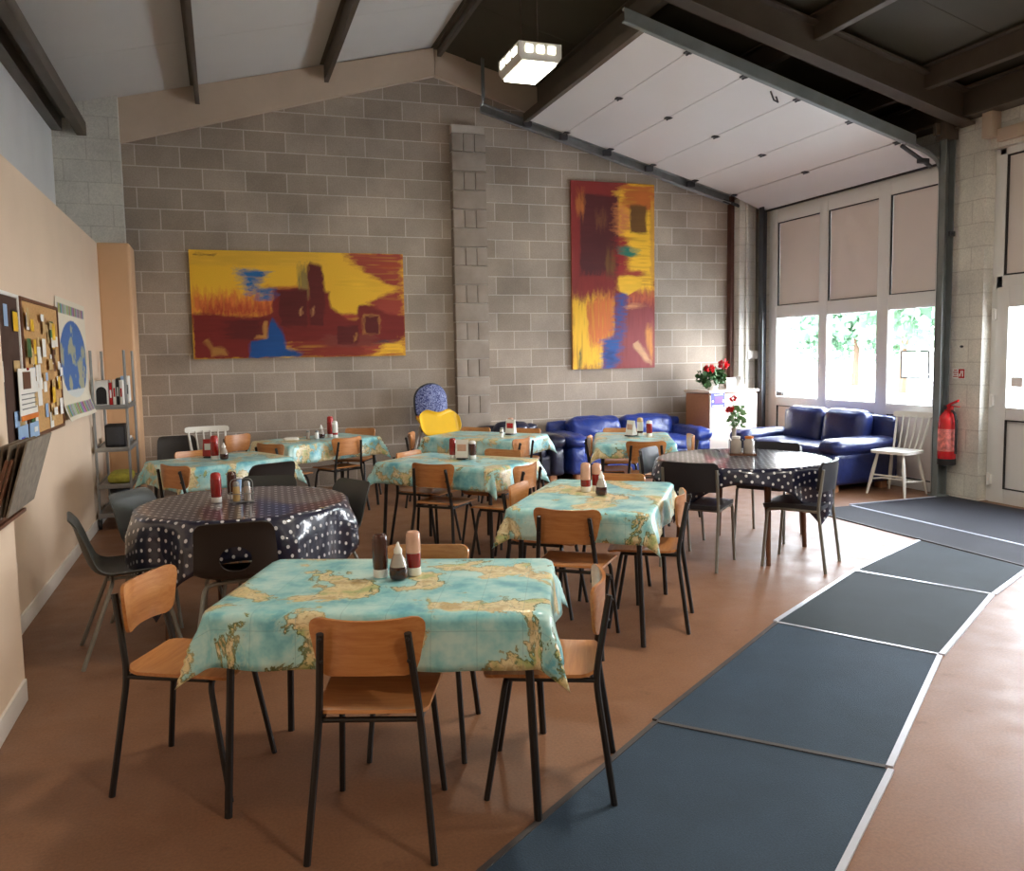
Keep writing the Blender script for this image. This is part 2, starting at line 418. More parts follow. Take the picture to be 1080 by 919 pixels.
# roof
def slope(x0,x1,off,t,y0,y1,mb,mat=0):
    mb.prism([(x0,RZ(x0)+off),(x1,RZ(x1)+off),(x1,RZ(x1)+off+t),(x0,RZ(x0)+off+t)],y0,y1,mat,axis='y'); return mb
w=MB()
for i in range(9):                                   # sheets butt along the slope, thin joints between them
    slope(-1.7,2.45,0,.05,-3+1.43*i,-3+1.43*i+1.424,w)
struct(w,'ceiling',M['roofwhite'])
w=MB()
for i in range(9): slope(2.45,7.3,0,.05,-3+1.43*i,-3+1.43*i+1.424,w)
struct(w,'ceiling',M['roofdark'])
struct(MB().prism([(-1.7,RZ(-1.7)+.06),(2.45,5.12),(7.3,RZ(7.3)+.06),(7.3,RZ(7.3)+.12),(2.45,5.2),(-1.7,RZ(-1.7)+.12)],-3.2,10.1,axis='y'),'roof_covering',M['darksteel'])
n=4
for x in (-.14,1.22,2.52):
    w=MB(); z=RZ(x)
    h=.20 if x<2 else .09; w.box((x,3.35,z-h/2),(.012,12.8,h)).box((x-.025,3.35,z-.008),(.05,12.8,.012)).box((x+.02,3.35,z-h+.004),(.04,12.8,.008))
    struct(w,f'trim_{n}',M['steel']); n+=1
for x in (3.75,5.05,6.3):
    w=MB(); z=RZ(x)
    w.box((x,3.35,z-.1),(.012,12.8,.2)).box((x+.035,3.35,z-.196),(.07,12.8,.012)).box((x-.035,3.35,z-.012),(.07,12.8,.012))
    struct(w,f'trim_{n}',M['steel']); n+=1
w=MB().box((-1.47,3.3,3.93),(.1,12.76,.20),.004).box((-1.245,3.3,3.86),(.09,12.76,.13),.004).box((-1.36,3.3,3.97),(.2,12.76,.02)); struct(w,f'trim_{n}',M['steel']); n+=1
w=MB().box((6.85,3.3,3.80),(.16,12.9,.24),.01).box((6.85,3.3,3.93),(.26,12.9,.02)).box((6.85,3.3,3.67),(.26,12.9,.02)); struct(w,f'trim_{n}',M['steel']); n+=1
# portal frame rafters on the dark side of the roof
for y in (6.35,2.95):
    w=MB()
    for a,b,hw in ((-.08,-.06,.08),(-.36,-.34,.08),(-.34,-.08,.008)):
        w.prism([(2.5,RZ(2.5)+a),(6.85,RZ(6.85)+a),(6.85,RZ(6.85)+b),(2.5,RZ(2.5)+b)],y-hw,y+hw,axis='y')
    struct(w,f'trim_{n}',M['steel']); n+=1
# pale board under the roof along the gable
w=MB().prism([(-.9,3.77),(2.48,4.74),(2.48,RZ(2.48)),(-.9,RZ(-.9))],9.76,YB,axis='y')
w.prism([(2.485,4.74),(2.86,4.635),(2.86,RZ(2.86)),(2.485,RZ(2.485))],9.76,YB,axis='y').prism([(2.866,4.633),(6.9,3.5),(6.9,RZ(6.9)),(2.866,RZ(2.866))],9.79,YB,axis='y')
struct(w,f'trim_{n}',M['beige']); n+=1
# right-hand wall: piers, spandrels and bays of white uPVC glazing
w=MB().box((7.02,6.375,1.83),(.28,.45,3.66)).box((7.05,9.64,2.1),(.3,.4,4.2)).box((7.05,8.1,3.74),(.26,3.1,.78))
struct(w,'wall_right',M['whiteblockY'])
w=MB().box((7.05,2.85,2.05),(.34,.5,4.1)).box((7.06,4.62,3.72),(.28,3.14,.76)).box((7.05,1.2,3.78),(.3,2.8,.64)).box((7.05,-1.7,2.05),(.34,3.0,4.1)); struct(w,'wall_right',M['whiteblockY'])
struct(MB().box((2.9,-3.1,2.6),(9.4,.2,5.2)),'wall_front',M['whiteblock'])
w=MB().box((6.66,9.73,1.75),(.26,.2,3.5),.02).box((6.64,9.62,1.75),(.05,.05,3.5),.012); struct(w,f'trim_{n}',M['whiteblock']); n+=1
struct(MB().box((6.50,9.79,1.77),(.05,.09,3.54)),f'trim_{n}',M['rust']); n+=1

def glazed(name,X,ys,zb,zt,lab=None):
    """uPVC bay: ys = list of (y0,y1) lights; rows from the floor up"""
    f=MB(); D=.075; x=X+D/2
    y0=min(a for a,b in ys)-.11; y1=max(b for a,b in ys)+.16
    cuts=[(0,.10),(.775,.885),(1.92,2.072),(3.138,3.345)]
    for a,b in cuts: f.box((x,(y0+y1)/2,(a+b)/2),(D,y1-y0,b-a),.008)
    edges=sorted([y0]+[v for ab in ys for v in ab]+[y1])
    for a,b in zip(edges[0::2],edges[1::2]): f.box((x-.004,(a+b)/2,1.67),(D,b-a,3.34),.008)
    root=struct(f,name,M['upvc'])
    for a,b in ys:
        for k,(z0,z1) in enumerate(((.10,.775),(.885,1.92),(2.072,3.138))):
            g=MB(); m=.010
            for (ya,yb,za,zb_) in ((a,b,z0,z0+m),(a,b,z1-m,z1),(a,a+m,z0,z1),(b-m,b,z0,z1)): g.box((X+.018,(ya+yb)/2,(za+zb_)/2),(.02,yb-ya,zb_-za))
            if k==1: MB().box((X+.04,(a+b)/2,(z0+z1)/2),(.008,b-a-.01,z1-z0-.01)).build('pane',M['glass'],root)
            else: MB().box((X+.045,(a+b)/2,(z0+z1)/2),(.02,b-a-.01,z1-z0-.01)).build('upper_panel' if k==2 else 'lower_panel',M['greypanel'],root)
            if k!=1: g.build('gasket',M['rubber'],root)
            else: g.build('glazing_bead',M['upvc'],root)
    return root
b1=glazed('window_1',6.88,[(6.72,7.355),(7.525,8.335),(8.485,9.30)],0,3.34)
MB().box((6.872,9.2,.93),(.012,.16,.06),.004).box((6.862,9.24,.93),(.02,.03,.03),.005).box((6.862,9.15,.93),(.02,.02,.04),.005).build('lock_plate',M['galv'],b1)
struct(MB().box((7.05,1.2,1.7),(.3,2.8,3.6)),'wall_right',M['whiteblockY'])
b2=glazed('window_2',6.99,[(3.32,4.06),(4.2,4.86)],0,3.34)
# the glazed door beside the pier
X=6.99
f=MB()
f.box((X+.04,6.098,1.67),(.075,.12,3.34),.006).box((X+.04,5.56,.012),(.10,1.1,.03),.004).box((X+.04,5.0,1.67),(.075,.07,3.34),.006).box((X+.04,5.56,2.095),(.075,1.1,.13),.006).box((X+.04,5.56,3.33),(.075,1.1,.11),.006)
d1=struct(f,'door_1',M['upvc'])
MB().box((X+.045,5.545,2.715),(.02,1.06,1.17)).build('upper_panel',M['greypanel'],d1)
g=MB()
for ya,yb,za,zb in ((5.05,6.036,2.162,2.175),(5.05,6.036,3.26,3.273),(6.024,6.036,2.165,3.27),(5.05,5.062,2.165,3.27)): g.box((X+.02,(ya+yb)/2,(za+zb)/2),(.02,yb-ya,zb-za))
g.build('gasket',M['rubber'],d1)
lf=MB(); x=X+.02
for ya,yb,za,zb in ((5.95,6.08,.02,2.05),(5.04,5.15,.02,2.05),(5.15,5.95,1.86,2.05),(5.15,5.95,.80,.92),(5.15,5.95,.02,.14)): lf.box((x,(ya+yb)/2,(za+zb)/2),(.07,yb-ya,zb-za),.008)
leaf=lf.build('door_leaf',M['upvc'],d1)
MB().box((x,5.55,1.39),(.01,.82,.96)).build('pane',M['glass'],leaf)
MB().box((x,5.55,.47),(.02,.82,.67)).build('lower_panel',M['upvc'],leaf)
g=MB()
for ya,yb,za,zb in ((5.15,5.95,.14,.15),(5.15,5.95,.79,.80),(5.94,5.95,.14,.8),(5.15,5.16,.14,.8)): g.box((x-.03,(ya+yb)/2,(za+zb)/2),(.02,yb-ya,zb-za))
g.build('gasket',M['rubber'],leaf)
for z in (.22,.98,1.80): MB().box((x-.045,6.09,z),(.03,.035,.10),.006).tube([(x-.055,6.1,z-.06),(x-.055,6.1,z+.06)],.012).build('hinge',M['white'],d1)
MB().box((x-.04,5.09,1.0),(.012,.035,.22),.004).tube(fillet([(x-.045,5.09,1.03),(x-.085,5.09,1.03),(x-.085,5.2,1.03)],.02),.009).build('handle',M['white'],leaf)
MB().box((x-.008,5.86,1.16),(.004,.12,.09)).build('notice',M['greypanel'],leaf)

# lifted sectional door, its rails and the corner posts
door=thing('sectional_door','white ribbed overhead door raised flat under the dark roof','garage door',(0,0,0))
ZD=lambda x: 3.50+(6.4-x)*.268
xs=[3.56,4.02,4.60,5.18,5.78,6.36]
for a,b in zip(xs,xs[1:]):
    p=MB(); a2,b2=a+.004,b-.004
    p.prism([(a2,ZD(a2)),(b2,ZD(b2)),(b2,ZD(b2)+.045),(a2,ZD(a2)+.045)],6.66,9.56,axis='y')
    pn=p.build('door_panel',M['doorpanel'],door)
    h=MB()
    for y in (6.72,8.1,9.5): h.box((b,y,ZD(b)-.008),(.075,.06,.014),.003).tube([(b,y-.035,ZD(b)-.018),(b,y+.035,ZD(b)-.018)],.009)
    h.build('hinge',M['darksteel'],pn)
p=MB(); p.prism([(6.37,3.508),(6.83,3.325),(6.84,3.365),(6.385,3.55)],6.66,9.56,axis='y'); p.build('door_panel',M['doorpanel'],door)
MB().box((6.845,8.11,3.33),(.03,2.9,.05),.01).build('bottom_seal',M['rubber'],door)
MB().prism([(3.50,4.24),(3.56,ZD(3.56)-.02),(3.56,ZD(3.56)+.07),(3.50,ZD(3.5)+.06)],6.64,9.58,axis='y').build('end_stile',M['steel'],door)
r=MB().tube([(4.9,6.75,ZD(4.9)-.02),(4.93,6.74,ZD(4.9)-.10),(4.99,6.76,ZD(4.9)-.11),(5.0,6.8,ZD(4.9)-.05)],.008); r.build('pull_ring',M['darksteel'],door)
for side,y,lab in ((0,9.66,'grey steel door rail running down beside the block wall'),(1,6.56,'grey steel door rail over the room ending at the steel post')):
    t=thing('door_rail',lab,'rail',(0,0,0),0,'rails of the lifted door')
    a=MB(); x0=3.0 if side==0 else 3.3
    for dy,dz,wy,wz in ((0,.05,.05,.012),(0,-.05,.05,.012),(.025 if side==0 else -.025,0,.008,.10)):
        a.prism([(x0,ZD(x0)+dz-wz/2-.02),(6.4,3.48+dz-wz/2),(6.4,3.48+dz+wz/2),(x0,ZD(x0)+dz+wz/2-.02)],y+dy-wy/2,y+dy+wy/2,axis='y')
    a.build('rail',M['galv'] if side==0 else M['greysteel'],t)
    c=MB().tube(fillet([(6.3,y,3.46),(6.55,y,3.40),(6.74,y,3.30),(6.76,y,3.0),(6.76,y,.02)],.18,8),.022); c.build('curved_track',M['greysteel'] if side else M['darksteel'],t)
    if side==0:
        s_=MB()
        for q in xs[:-1]: s_.box((q,9.61,ZD(q)-.03),(.10,.06,.07),.01)
        s_.build('roller_bracket',M['darksteel'],t)
        MB().tube([(3.3,9.70,ZD(3.3)-.05),(6.4,9.70,3.43)],.018).build('spring_tube',M['galv'],t)
    else:
        MB().tube([(6.35,6.66,3.46),(6.72,6.66,3.28)],.02).box((6.62,6.66,3.33),(.12,.05,.05),.01).build('cable_arm',M['darksteel'],t)
t=thing('hanging_strut','thin grey steel strut hanging from the ridge to the door rail','strut',(0,0,0))
MB().prism([(2.98,4.44),(3.02,4.44),(3.02,RZ(3)-.01),(2.98,RZ(3)-.01)],9.55,9.56,axis='y').prism([(2.98,4.44),(2.985,4.44),(2.985,RZ(3)-.01),(2.98,RZ(3)-.01)],9.52,9.56,axis='y').build('angle_iron',M['greysteel'],t)
MB().tube([(3.0,9.55,4.47),(3.0,9.62,4.40)],.012).build('bolt',M['galv'],t)
t=thing('steel_post','tall grey steel post beside the red fire extinguisher','post',(6.77,6.54,0))
p=MB(); p.box((0,0,1.85),(.12,.012,3.7)).box((-.055,-.035,1.85),(.010,.075,3.7)).box((.055,-.035,1.85),(.010,.075,3.7)); p.build('channel',M['greysteel'],t)
MB().box((0,-.02,3.62),(.17,.12,.24),.01).box((-.12,-.01,3.6),(.07,.05,.12),.02).tube([(.03,-.08,3.6),(.03,-.13,3.6)],.012).build('head_bracket',M['steel'],t)
MB().box((0,-.03,.01),(.14,.14,.02),.004).build('base_plate',M['greysteel'],t)
b=MB()
for z in (.9,2.6): b.box((.03,-.08,z),(.07,.02,.05),.004).tube([(.03,-.08,z),(.03,-.105,z)],.012)
b.build('bracket',M['darksteel'],t)
t=thing('corner_post','dark steel upright between the white column and the glazing','post',(6.80,9.50,0))
MB().box((0,0,1.68),(.11,.02,3.36)).box((-.05,-.04,1.68),(.012,.09,3.36)).build('upright',M['darksteel'],t); MB().box((0,-.03,.01),(.14,.13,.02),.004).build('base_plate',M['darksteel'],t)
# beige lintel ends over the door bay
w=MB().box((6.86,6.10,3.58),(.12,.11,.30),.01).box((6.93,4.9,3.44),(.12,2.3,.12),.01); struct(w,f'trim_{n}',M['beige']); n+=1

# lit lamp hanging under the ridge (unseen fill lamps added over the near end)
def LENS(t,c,d): MB().box(c,d,.004).build('side_lens',M['lampglow'],t)
def lamp(x,y,z,label,rz=0,power=22):
    t=thing('ceiling_lamp',label,'ceiling lamp',(x,y,z),rz,'box lamps under the roof')
    MB().prism([(-.16,0),(.16,0),(.19,.04),(.19,.15),(-.19,.15),(-.19,.04)],-.27,.27,axis='y').build('housing',M['white'],t)
    MB().box((0,0,-.012),(.29,.50,.02),.004).build('diffuser',M['lampglow'],t)
    for k in (-1,0,1): LENS(t,(.193,k*.16,.095),(.008,.10,.06)); LENS(t,(-.193,k*.16,.095),(.008,.10,.06))
    for k in (-1,0,1): LENS(t,(k*.10,-.273,.095),(.06,.008,.06))
    h=MB()
    for yy in (-.2,.2): h.tube([(0,yy,.15),(0,yy,RZ(x)-z-.01)],.006)
    h.build('hanger',M['steel'],t)
    L=bpy.data.lights.new('lamp_light','AREA'); L.shape='RECTANGLE'; L.size=.28; L.size_y=.48; L.energy=power; L.color=(1,.90,.76)
    lo=bpy.data.objects.new('lamp_light',L); C.objects.link(lo); lo.parent=t; lo.location=(0,0,-.03)
LAMP=22
lamp(2.62,7.0,3.93,'lit box lamp hanging beside the raised door')
for k,(x,y) in enumerate(((2.3,3.3),(2.3,-.6),(5.2,1.6))): lamp(x,y,3.86,['unseen box lamp added as fill over the near tables','unseen box lamp added as fill at the front end of the hall','unseen box lamp added as fill near the second glazed bay','unseen box lamp added as fill near the peach wall'][k],power=42)  # out-of-view lamps added for soft warm fill on the near side

# ------------------------------------------------------------------ entrance and path matting (each mat a thing)
def floor_mat(pts,mat,label,trims=(),z=.006):
    cx=sum(p[0] for p in pts)/4; cy=sum(p[1] for p in pts)/4
    t=thing('floor_mat',label,'floor mat',(cx,cy,0),0,'mats laid over the brown floor')
    q=[(a-cx,b-cy) for a,b in pts]
    MB().prism(q,.0005,z).build('matting',M[mat],t)
    for i,tm,wd in trims:
        a=Vector(q[i]); b=Vector(q[(i+1)%4]); d=(b-a).normalized(); nn=Vector((-d.y,d.x)); 
        if nn.dot(-(a+b)/2)>0: nn=-nn
        m=MB(); m.prism([a,b,b+nn*wd,a+nn*wd],.0005,z+.004); m.build('edge_trim',M[tm],t)
floor_mat([(.55,2.14),(1.6,2.905),(2.175,2.28),(1.15,1.54)],'matblue','dark teal mat at the front bottom edge of the path',[(0,'mattrimdark',.022),(2,'mattrim',.022)])
floor_mat([(1.607,2.925),(2.82,3.77),(3.225,3.08),(2.185,2.30)],'matblue','long blue mat crossing the right foreground floor',[(0,'mattrimdark',.022),(2,'mattrim',.024),(3,'mattrimdark',.022)])
floor_mat([(2.83,3.79),(3.97,4.485),(4.32,3.75),(3.245,3.09)],'matdark','charcoal mat between the long blue mat and the far mats',[(0,'mattrim',.026),(2,'mattrim',.028),(3,'mattrim',.018)])
floor_mat([(3.99,4.495),(5.06,5.02),(5.07,4.12),(4.34,3.755)],'matdark','grey mat tapering up to the dark entrance matting',[(0,'mattrim',.028),(2,'mattrim',.03),(3,'mattrim',.022)])
floor_mat([(5.10,3.2),(5.10,6.42),(5.60,6.42),(5.60,3.2)],'matgrey','dark strip mat along the front of the entrance matting',[(0,'mattrimdark',.015),(2,'mattrim',.03)])
floor_mat([(5.64,3.2),(5.64,6.46),(6.86,6.46),(6.86,3.2)],'matgrey','large dark grey entrance mat in front of the glazed door',[(1,'mattrim',.02)])
# ------------------------------------------------------------------ wooden stacking chair (faces +Y)
def make_wood_chair():
    t=thing('wooden_chair','x','chair')
    def seat(u,v):
        wv=1-.10*(.5-v/.39)            # narrower at the back
        z=.436-.012*math.exp(-((v+.02)/.13)**2)*(1-(u/.2)**2)
        if v>.12: z-=((v-.12)/.075)**2*.016
        if v<-.13: z+=((-.13-v)/.06)**2*.012
        return (u*wv,v+.02,z)
    MB().plate(.375,.385,.06,14,14,seat,.011).build('seat',M['chairwood'],t,sharp=50)
    def back(u,v):
        s=.80+.20*(v+.0925)/.185
        x=u*s; curve=.045*(1-(x/.18)**2)
        return (x,-.145-curve-.10*(v+.09)*.35,.648+v-.010*(1-(u/.18)**2)*(v/.0925))
    MB().plate(.36,.185,.045,16,8,back,.011).build('backrest',M['chairwood'],t,sharp=50)
    for s in (-1,1):
        m=MB(); m.tube(fillet([(s*.19,-.225,.0),(s*.152,-.165,.425),(s*.128,-.212,.70)],.06,6),.0115,8)
        for z,y in ((.685,-.222),(.615,-.210)): m.sphere((s*(.128+.0*z),y+.002,z),.006,8,5)
        m.build('leg',M['blackmetal'],t)
    for s in (-1,1):
        MB().tube(fillet([(s*.178,.205,0),(s*.150,.135,.412),(s*.05,.130,.414)],.055,7),.0105,8).build('leg',M['blackmetal'],t)
    m=MB(); m.tube([(-.05,.130,.414),(.05,.130,.414)],.0105)
    for s in (-1,1): m.tube([(s*.152,-.165,.416),(s*.146,.13,.412)],.009)
    m.tube([(-.15,-.155,.416),(.15,-.155,.416)],.009); m.build('seat_frame',M['blackmetal'],t)
    return Proto(t)
# ------------------------------------------------------------------ moulded plastic shell chair
def spine(L):
    pts=[(.225,.405),(.19,.428),(.08,.432),(-.05,.424),(-.13,.43),(-.185,.465),(-.215,.53),(-.24,.62),(-.262,.70),(-.280,.735)]
    P=[Vector((0,a,b)) for a,b in pts]; d=[0]
    for a,b in zip(P,P[1:]): d.append(d[-1]+(b-a).length)
    x=L*d[-1]
    for i in range(len(P)-1):
        if x<=d[i+1] or i==len(P)-2:
            t=(x-d[i])/(d[i+1]-d[i]); p0=P[max(i-1,0)];p1=P[i];p2=P[i+1];p3=P[min(i+2,len(P)-1)]
            t=max(0,min(1,t)) if 0<=L<=1 else t
            return .5*((2*p1)+(p2-p0)*t+(2*p0-5*p1+4*p2-p3)*t*t+(3*p1-p0-3*p2+p3)*t**3)
def make_poly_chair(mat,hole=True,legm='greymetal'):
    t=thing('plastic_chair','x','chair')
    def sh(u,v):
        L=(v+.385)/.77; p=spine(L)
        wv=1.0 if L<.55 else 1-.10*(L-.55)/.45
        x=u*wv; e=(abs(u)/.2)**3
        q=spine(min(.995,L+.01))-spine(max(.005,L-.01)); nn=Vector((0,q.z,-q.y)).normalized()  # towards the sitter
        if nn.z<0 and L<.5: nn=-nn
        lift=.035*e*(1-abs(2*L-1)**4)
        return (x,p.y-nn.y*(-lift) ,p.z-nn.z*(-lift))
    MB().plate(.40,.77,.07,22,38,sh,.007,hole=(0,.172,.078,.072) if hole else None).build('shell',mat,t,sharp=60)
    for sx in (-1,1):
        for sy,fy in ((1,.215),(-1,-.255)):
            MB().tube(fillet([(sx*.215,fy,0),(sx*.155,.12 if sy>0 else -.10,.402),(sx*.04,.12 if sy>0 else -.10,.408)],.05,6),.0105,8).build('leg',M[legm],t)
    m=MB()
    for y in (.12,-.10): m.tube([(-.04,y,.408),(.04,y,.408)],.0105)
    for s in (-1,1): m.box((s*.09,.01,.409),(.02,.26,.012),.003)
    m.build('seat_frame',M[legm],t); return Proto(t)
# ------------------------------------------------------------------ black padded metal chair
def make_metal_chair():
    t=thing('black_metal_chair','x','chair')
    MB().plate(.40,.40,.05,12,12,lambda u,v:(u,v+.02,.435-.012*max(0,(v-.1)/.1)**2+.006*math.cos(v*8)),.030).build('seat',M['blackpad'],t,sharp=50)
    MB().plate(.40,.20,.03,16,6,lambda u,v:(u,-.165-.045*(1-(u/.2)**2)-.12*v,.645+v),.022).build('backrest',M['blackpad'],t,sharp=50)
    for s in (-1,1):
        MB().tube(fillet([(s*.20,-.215,0),(s*.196,-.16,.43),(s*.192,-.19,.70)],.05,6),.0115,8).build('leg',M['greymetal'],t)
        MB().tube(fillet([(s*.20,.21,0),(s*.19,.18,.405),(s*.186,.10,.415)],.03,5),.0115,8).build('leg',M['greymetal'],t)
    m=MB()
    for s in (-1,1): m.tube([(s*.196,-.16,.413),(s*.186,.10,.415)],.010)
    for y in (-.15,.12): m.tube([(-.19,y,.413),(.19,y,.413)],.009)
    m.build('seat_frame',M['greymetal'],t); return Proto(t)
# ------------------------------------------------------------------ white spindle chair
def make_spindle_chair():
    t=thing('spindle_chair','x','chair'); W=M['whitepaint']
    MB().plate(.40,.39,.06,10,10,lambda u,v:(u*(1+.12*v),v,.44-.008*math.exp(-(u*u+v*v)/.02)),.028).build('seat',W,t,sharp=50)
    for sx in (-1,1):
        for sy in (-1,1):
            a=Vector((sx*.205,sy*.205,0)); b=Vector((sx*.135,sy*.13,.43)); P=[a+(b-a)*k/8 for k in range(9)]
            MB().tube(P,[.011,.013,.016,.0185,.020,.019,.017,.015,.013],10).build('leg',W,t)
    m=MB()
    for s in (-1,1): m.tube([(s*.185,-.18,.13),(s*.180,.18,.155)],[.009,.009],8)
    m.tube([(-.182,0,.145),(.182,0,.145)],.009); m.tube([(-.175,.17,.20),(.175,.17,.20)],.009); m.build('stretcher',W,t)
    for k in range(6):
        x=-.14+.056*k; r=.012 if k in (0,5) else .008
        MB().tube([(x,-.165,.44),(x*1.17,-.235,.62),(x*1.28,-.285,.79)],[r*.9,r*1.15,r*.8],8).build('spindle',W,t)
    MB().plate(.43,.06,.022,12,4,lambda u,v:(u,-.29-.03*(1-(u/.215)**2)+.01-.2*v,.80+v),.02).build('crest_rail',W,t,sharp=50)
    return Proto(t)
wood=make_wood_chair(); poly=make_poly_chair(M['poly'],False); polyh=make_poly_chair(M['polyblack'],True); polyb=make_poly_chair(M['polyblack'],False); pad=make_metal_chair(); spin=make_spindle_chair()
G='wooden stacking chairs round the map-cloth tables'
W=[(.425,2.585,70,'wooden chair with its back to the camera at the nearest map-cloth table'),
(-.142,3.15,-27,'wooden chair pulled out at the left end of the nearest map-cloth table'),
(1.04,2.675,155,'wooden chair at the right end of the nearest map-cloth table'),
(.69,3.13,-112,'wooden chair mostly hidden beyond the nearest map-cloth table, behind its sauce bottles'),
(1.68,3.92,52,'wooden chair with back to camera at the second map table, right of centre'),
(2.20,4.09,146,'wooden chair at the right side of the second map table, near the polka-dot table'),
(1.75,4.53,-38,'wooden chair with a shiny back at the left side of the second map table'),
(2.25,4.64,-126,'wooden chair tucked in beyond the second map table, behind its bottles'),
(1.50,5.93,47,'wooden chair with back to camera at the middle map table between the round tables'),
(1.50,6.52,-47,'wooden chair with glinting edge at the left end of the middle map table'),
(1.87,5.60,132,'wooden chair at the right front of the middle map table, beside the second map table'),
(2.00,6.30,-138,'wooden chair tucked in behind the middle map table'),
(-.24,6.70,38,'wooden chair with back to camera at the left-hand map table near the metal shelf'),
(-.19,7.43,-64,'wooden chair behind the map table by the metal shelf, edge glinting'),
(1.03,8.27,117,'wooden chair at the near right of the map table under the wide painting'),
(.50,7.98,40,'wooden chair at the left front corner of the map table under the wide painting'),
(1.30,8.95,-120,'wooden chair showing only its top edge behind the map table under the wide painting'),
(.22,8.86,-48,'wooden chair by the back wall, just right of the white spindle-back'),
(1.93,8.22,-18,'reddish-lit wooden chair at the left of the map table below the yellow high chair'),
(2.42,8.42,-130,'wooden chair with glinting edge behind the map table below the yellow high chair'),
(2.84,8.04,-132,'wooden chair at the back right of the map table beside the dark armchair'),
(2.47,7.36,133,'wooden chair with back to camera at the map table beside the dark armchair'),
(3.50,6.58,65,'wooden chair with back to camera at the map table in front of the blue sofa'),
(3.90,6.80,157,'sunlit wooden chair at the right of the map table in front of the blue sofa'),
(3.33,6.96,-25,'wooden chair seen edge-on left of the map table before the blue sofa'),
(3.74,7.55,-115,'wooden chair between the blue sofa and the map table before it')]
for x,y,h,lab in W: wood.put(x,y,h-90,lab,G)
G='grey plastic chairs round the polka-dot table'
for x,y,h,lab in [(-.49,4.68,9,'dark grey plastic chair seen from the side by the peach wall'),
(-.34,5.25,-34,'dark grey plastic chair with a sheen, between the metal shelf and the left polka-dot table'),
(.51,5.12,-153,'dark grey plastic chair half hidden right of the left polka-dot table'),
(.19,5.42,-104,'dark grey plastic chair with only its top edge showing behind the left polka-dot table')]: poly.put(x,y,h-90,lab,G)
for x,y,h,lab in [(.03,4.38,87,'black-brown plastic chair with a round hole in its back, facing the left polka-dot table'),
(.22,6.62,114,'black plastic chair pulled up to the near side of the left-hand map table'),
(-.44,8.88,-82,'black plastic chair by the back wall next to the metal shelf')]: (polyh if y<5 else polyb).put(x,y,h-90,lab,'black plastic shell chairs')
for x,y,h,lab in [(3.13,5.10,40,'black padded chair with back to camera at the left of the right-hand polka-dot table'),
(4.11,5.64,214,'black padded chair on the far side of the right-hand polka-dot table, facing the camera'),
(3.78,4.81,127,'black padded chair at the near right of the right-hand polka-dot table'),
(3.27,5.73,313,'black padded chair at the far left of the right-hand polka-dot table, its back catching light')]: pad.put(x,y,h-90,lab,'black padded metal chairs round the polka-dot table')
spin.put(-.13,8.72,-80-90,'white spindle-back chair standing against the grey block wall','white spindle chairs')
spin.put(6.52,6.80,196-90,'white spindle-back chair between the blue sofa and the steel post','white spindle chairs')

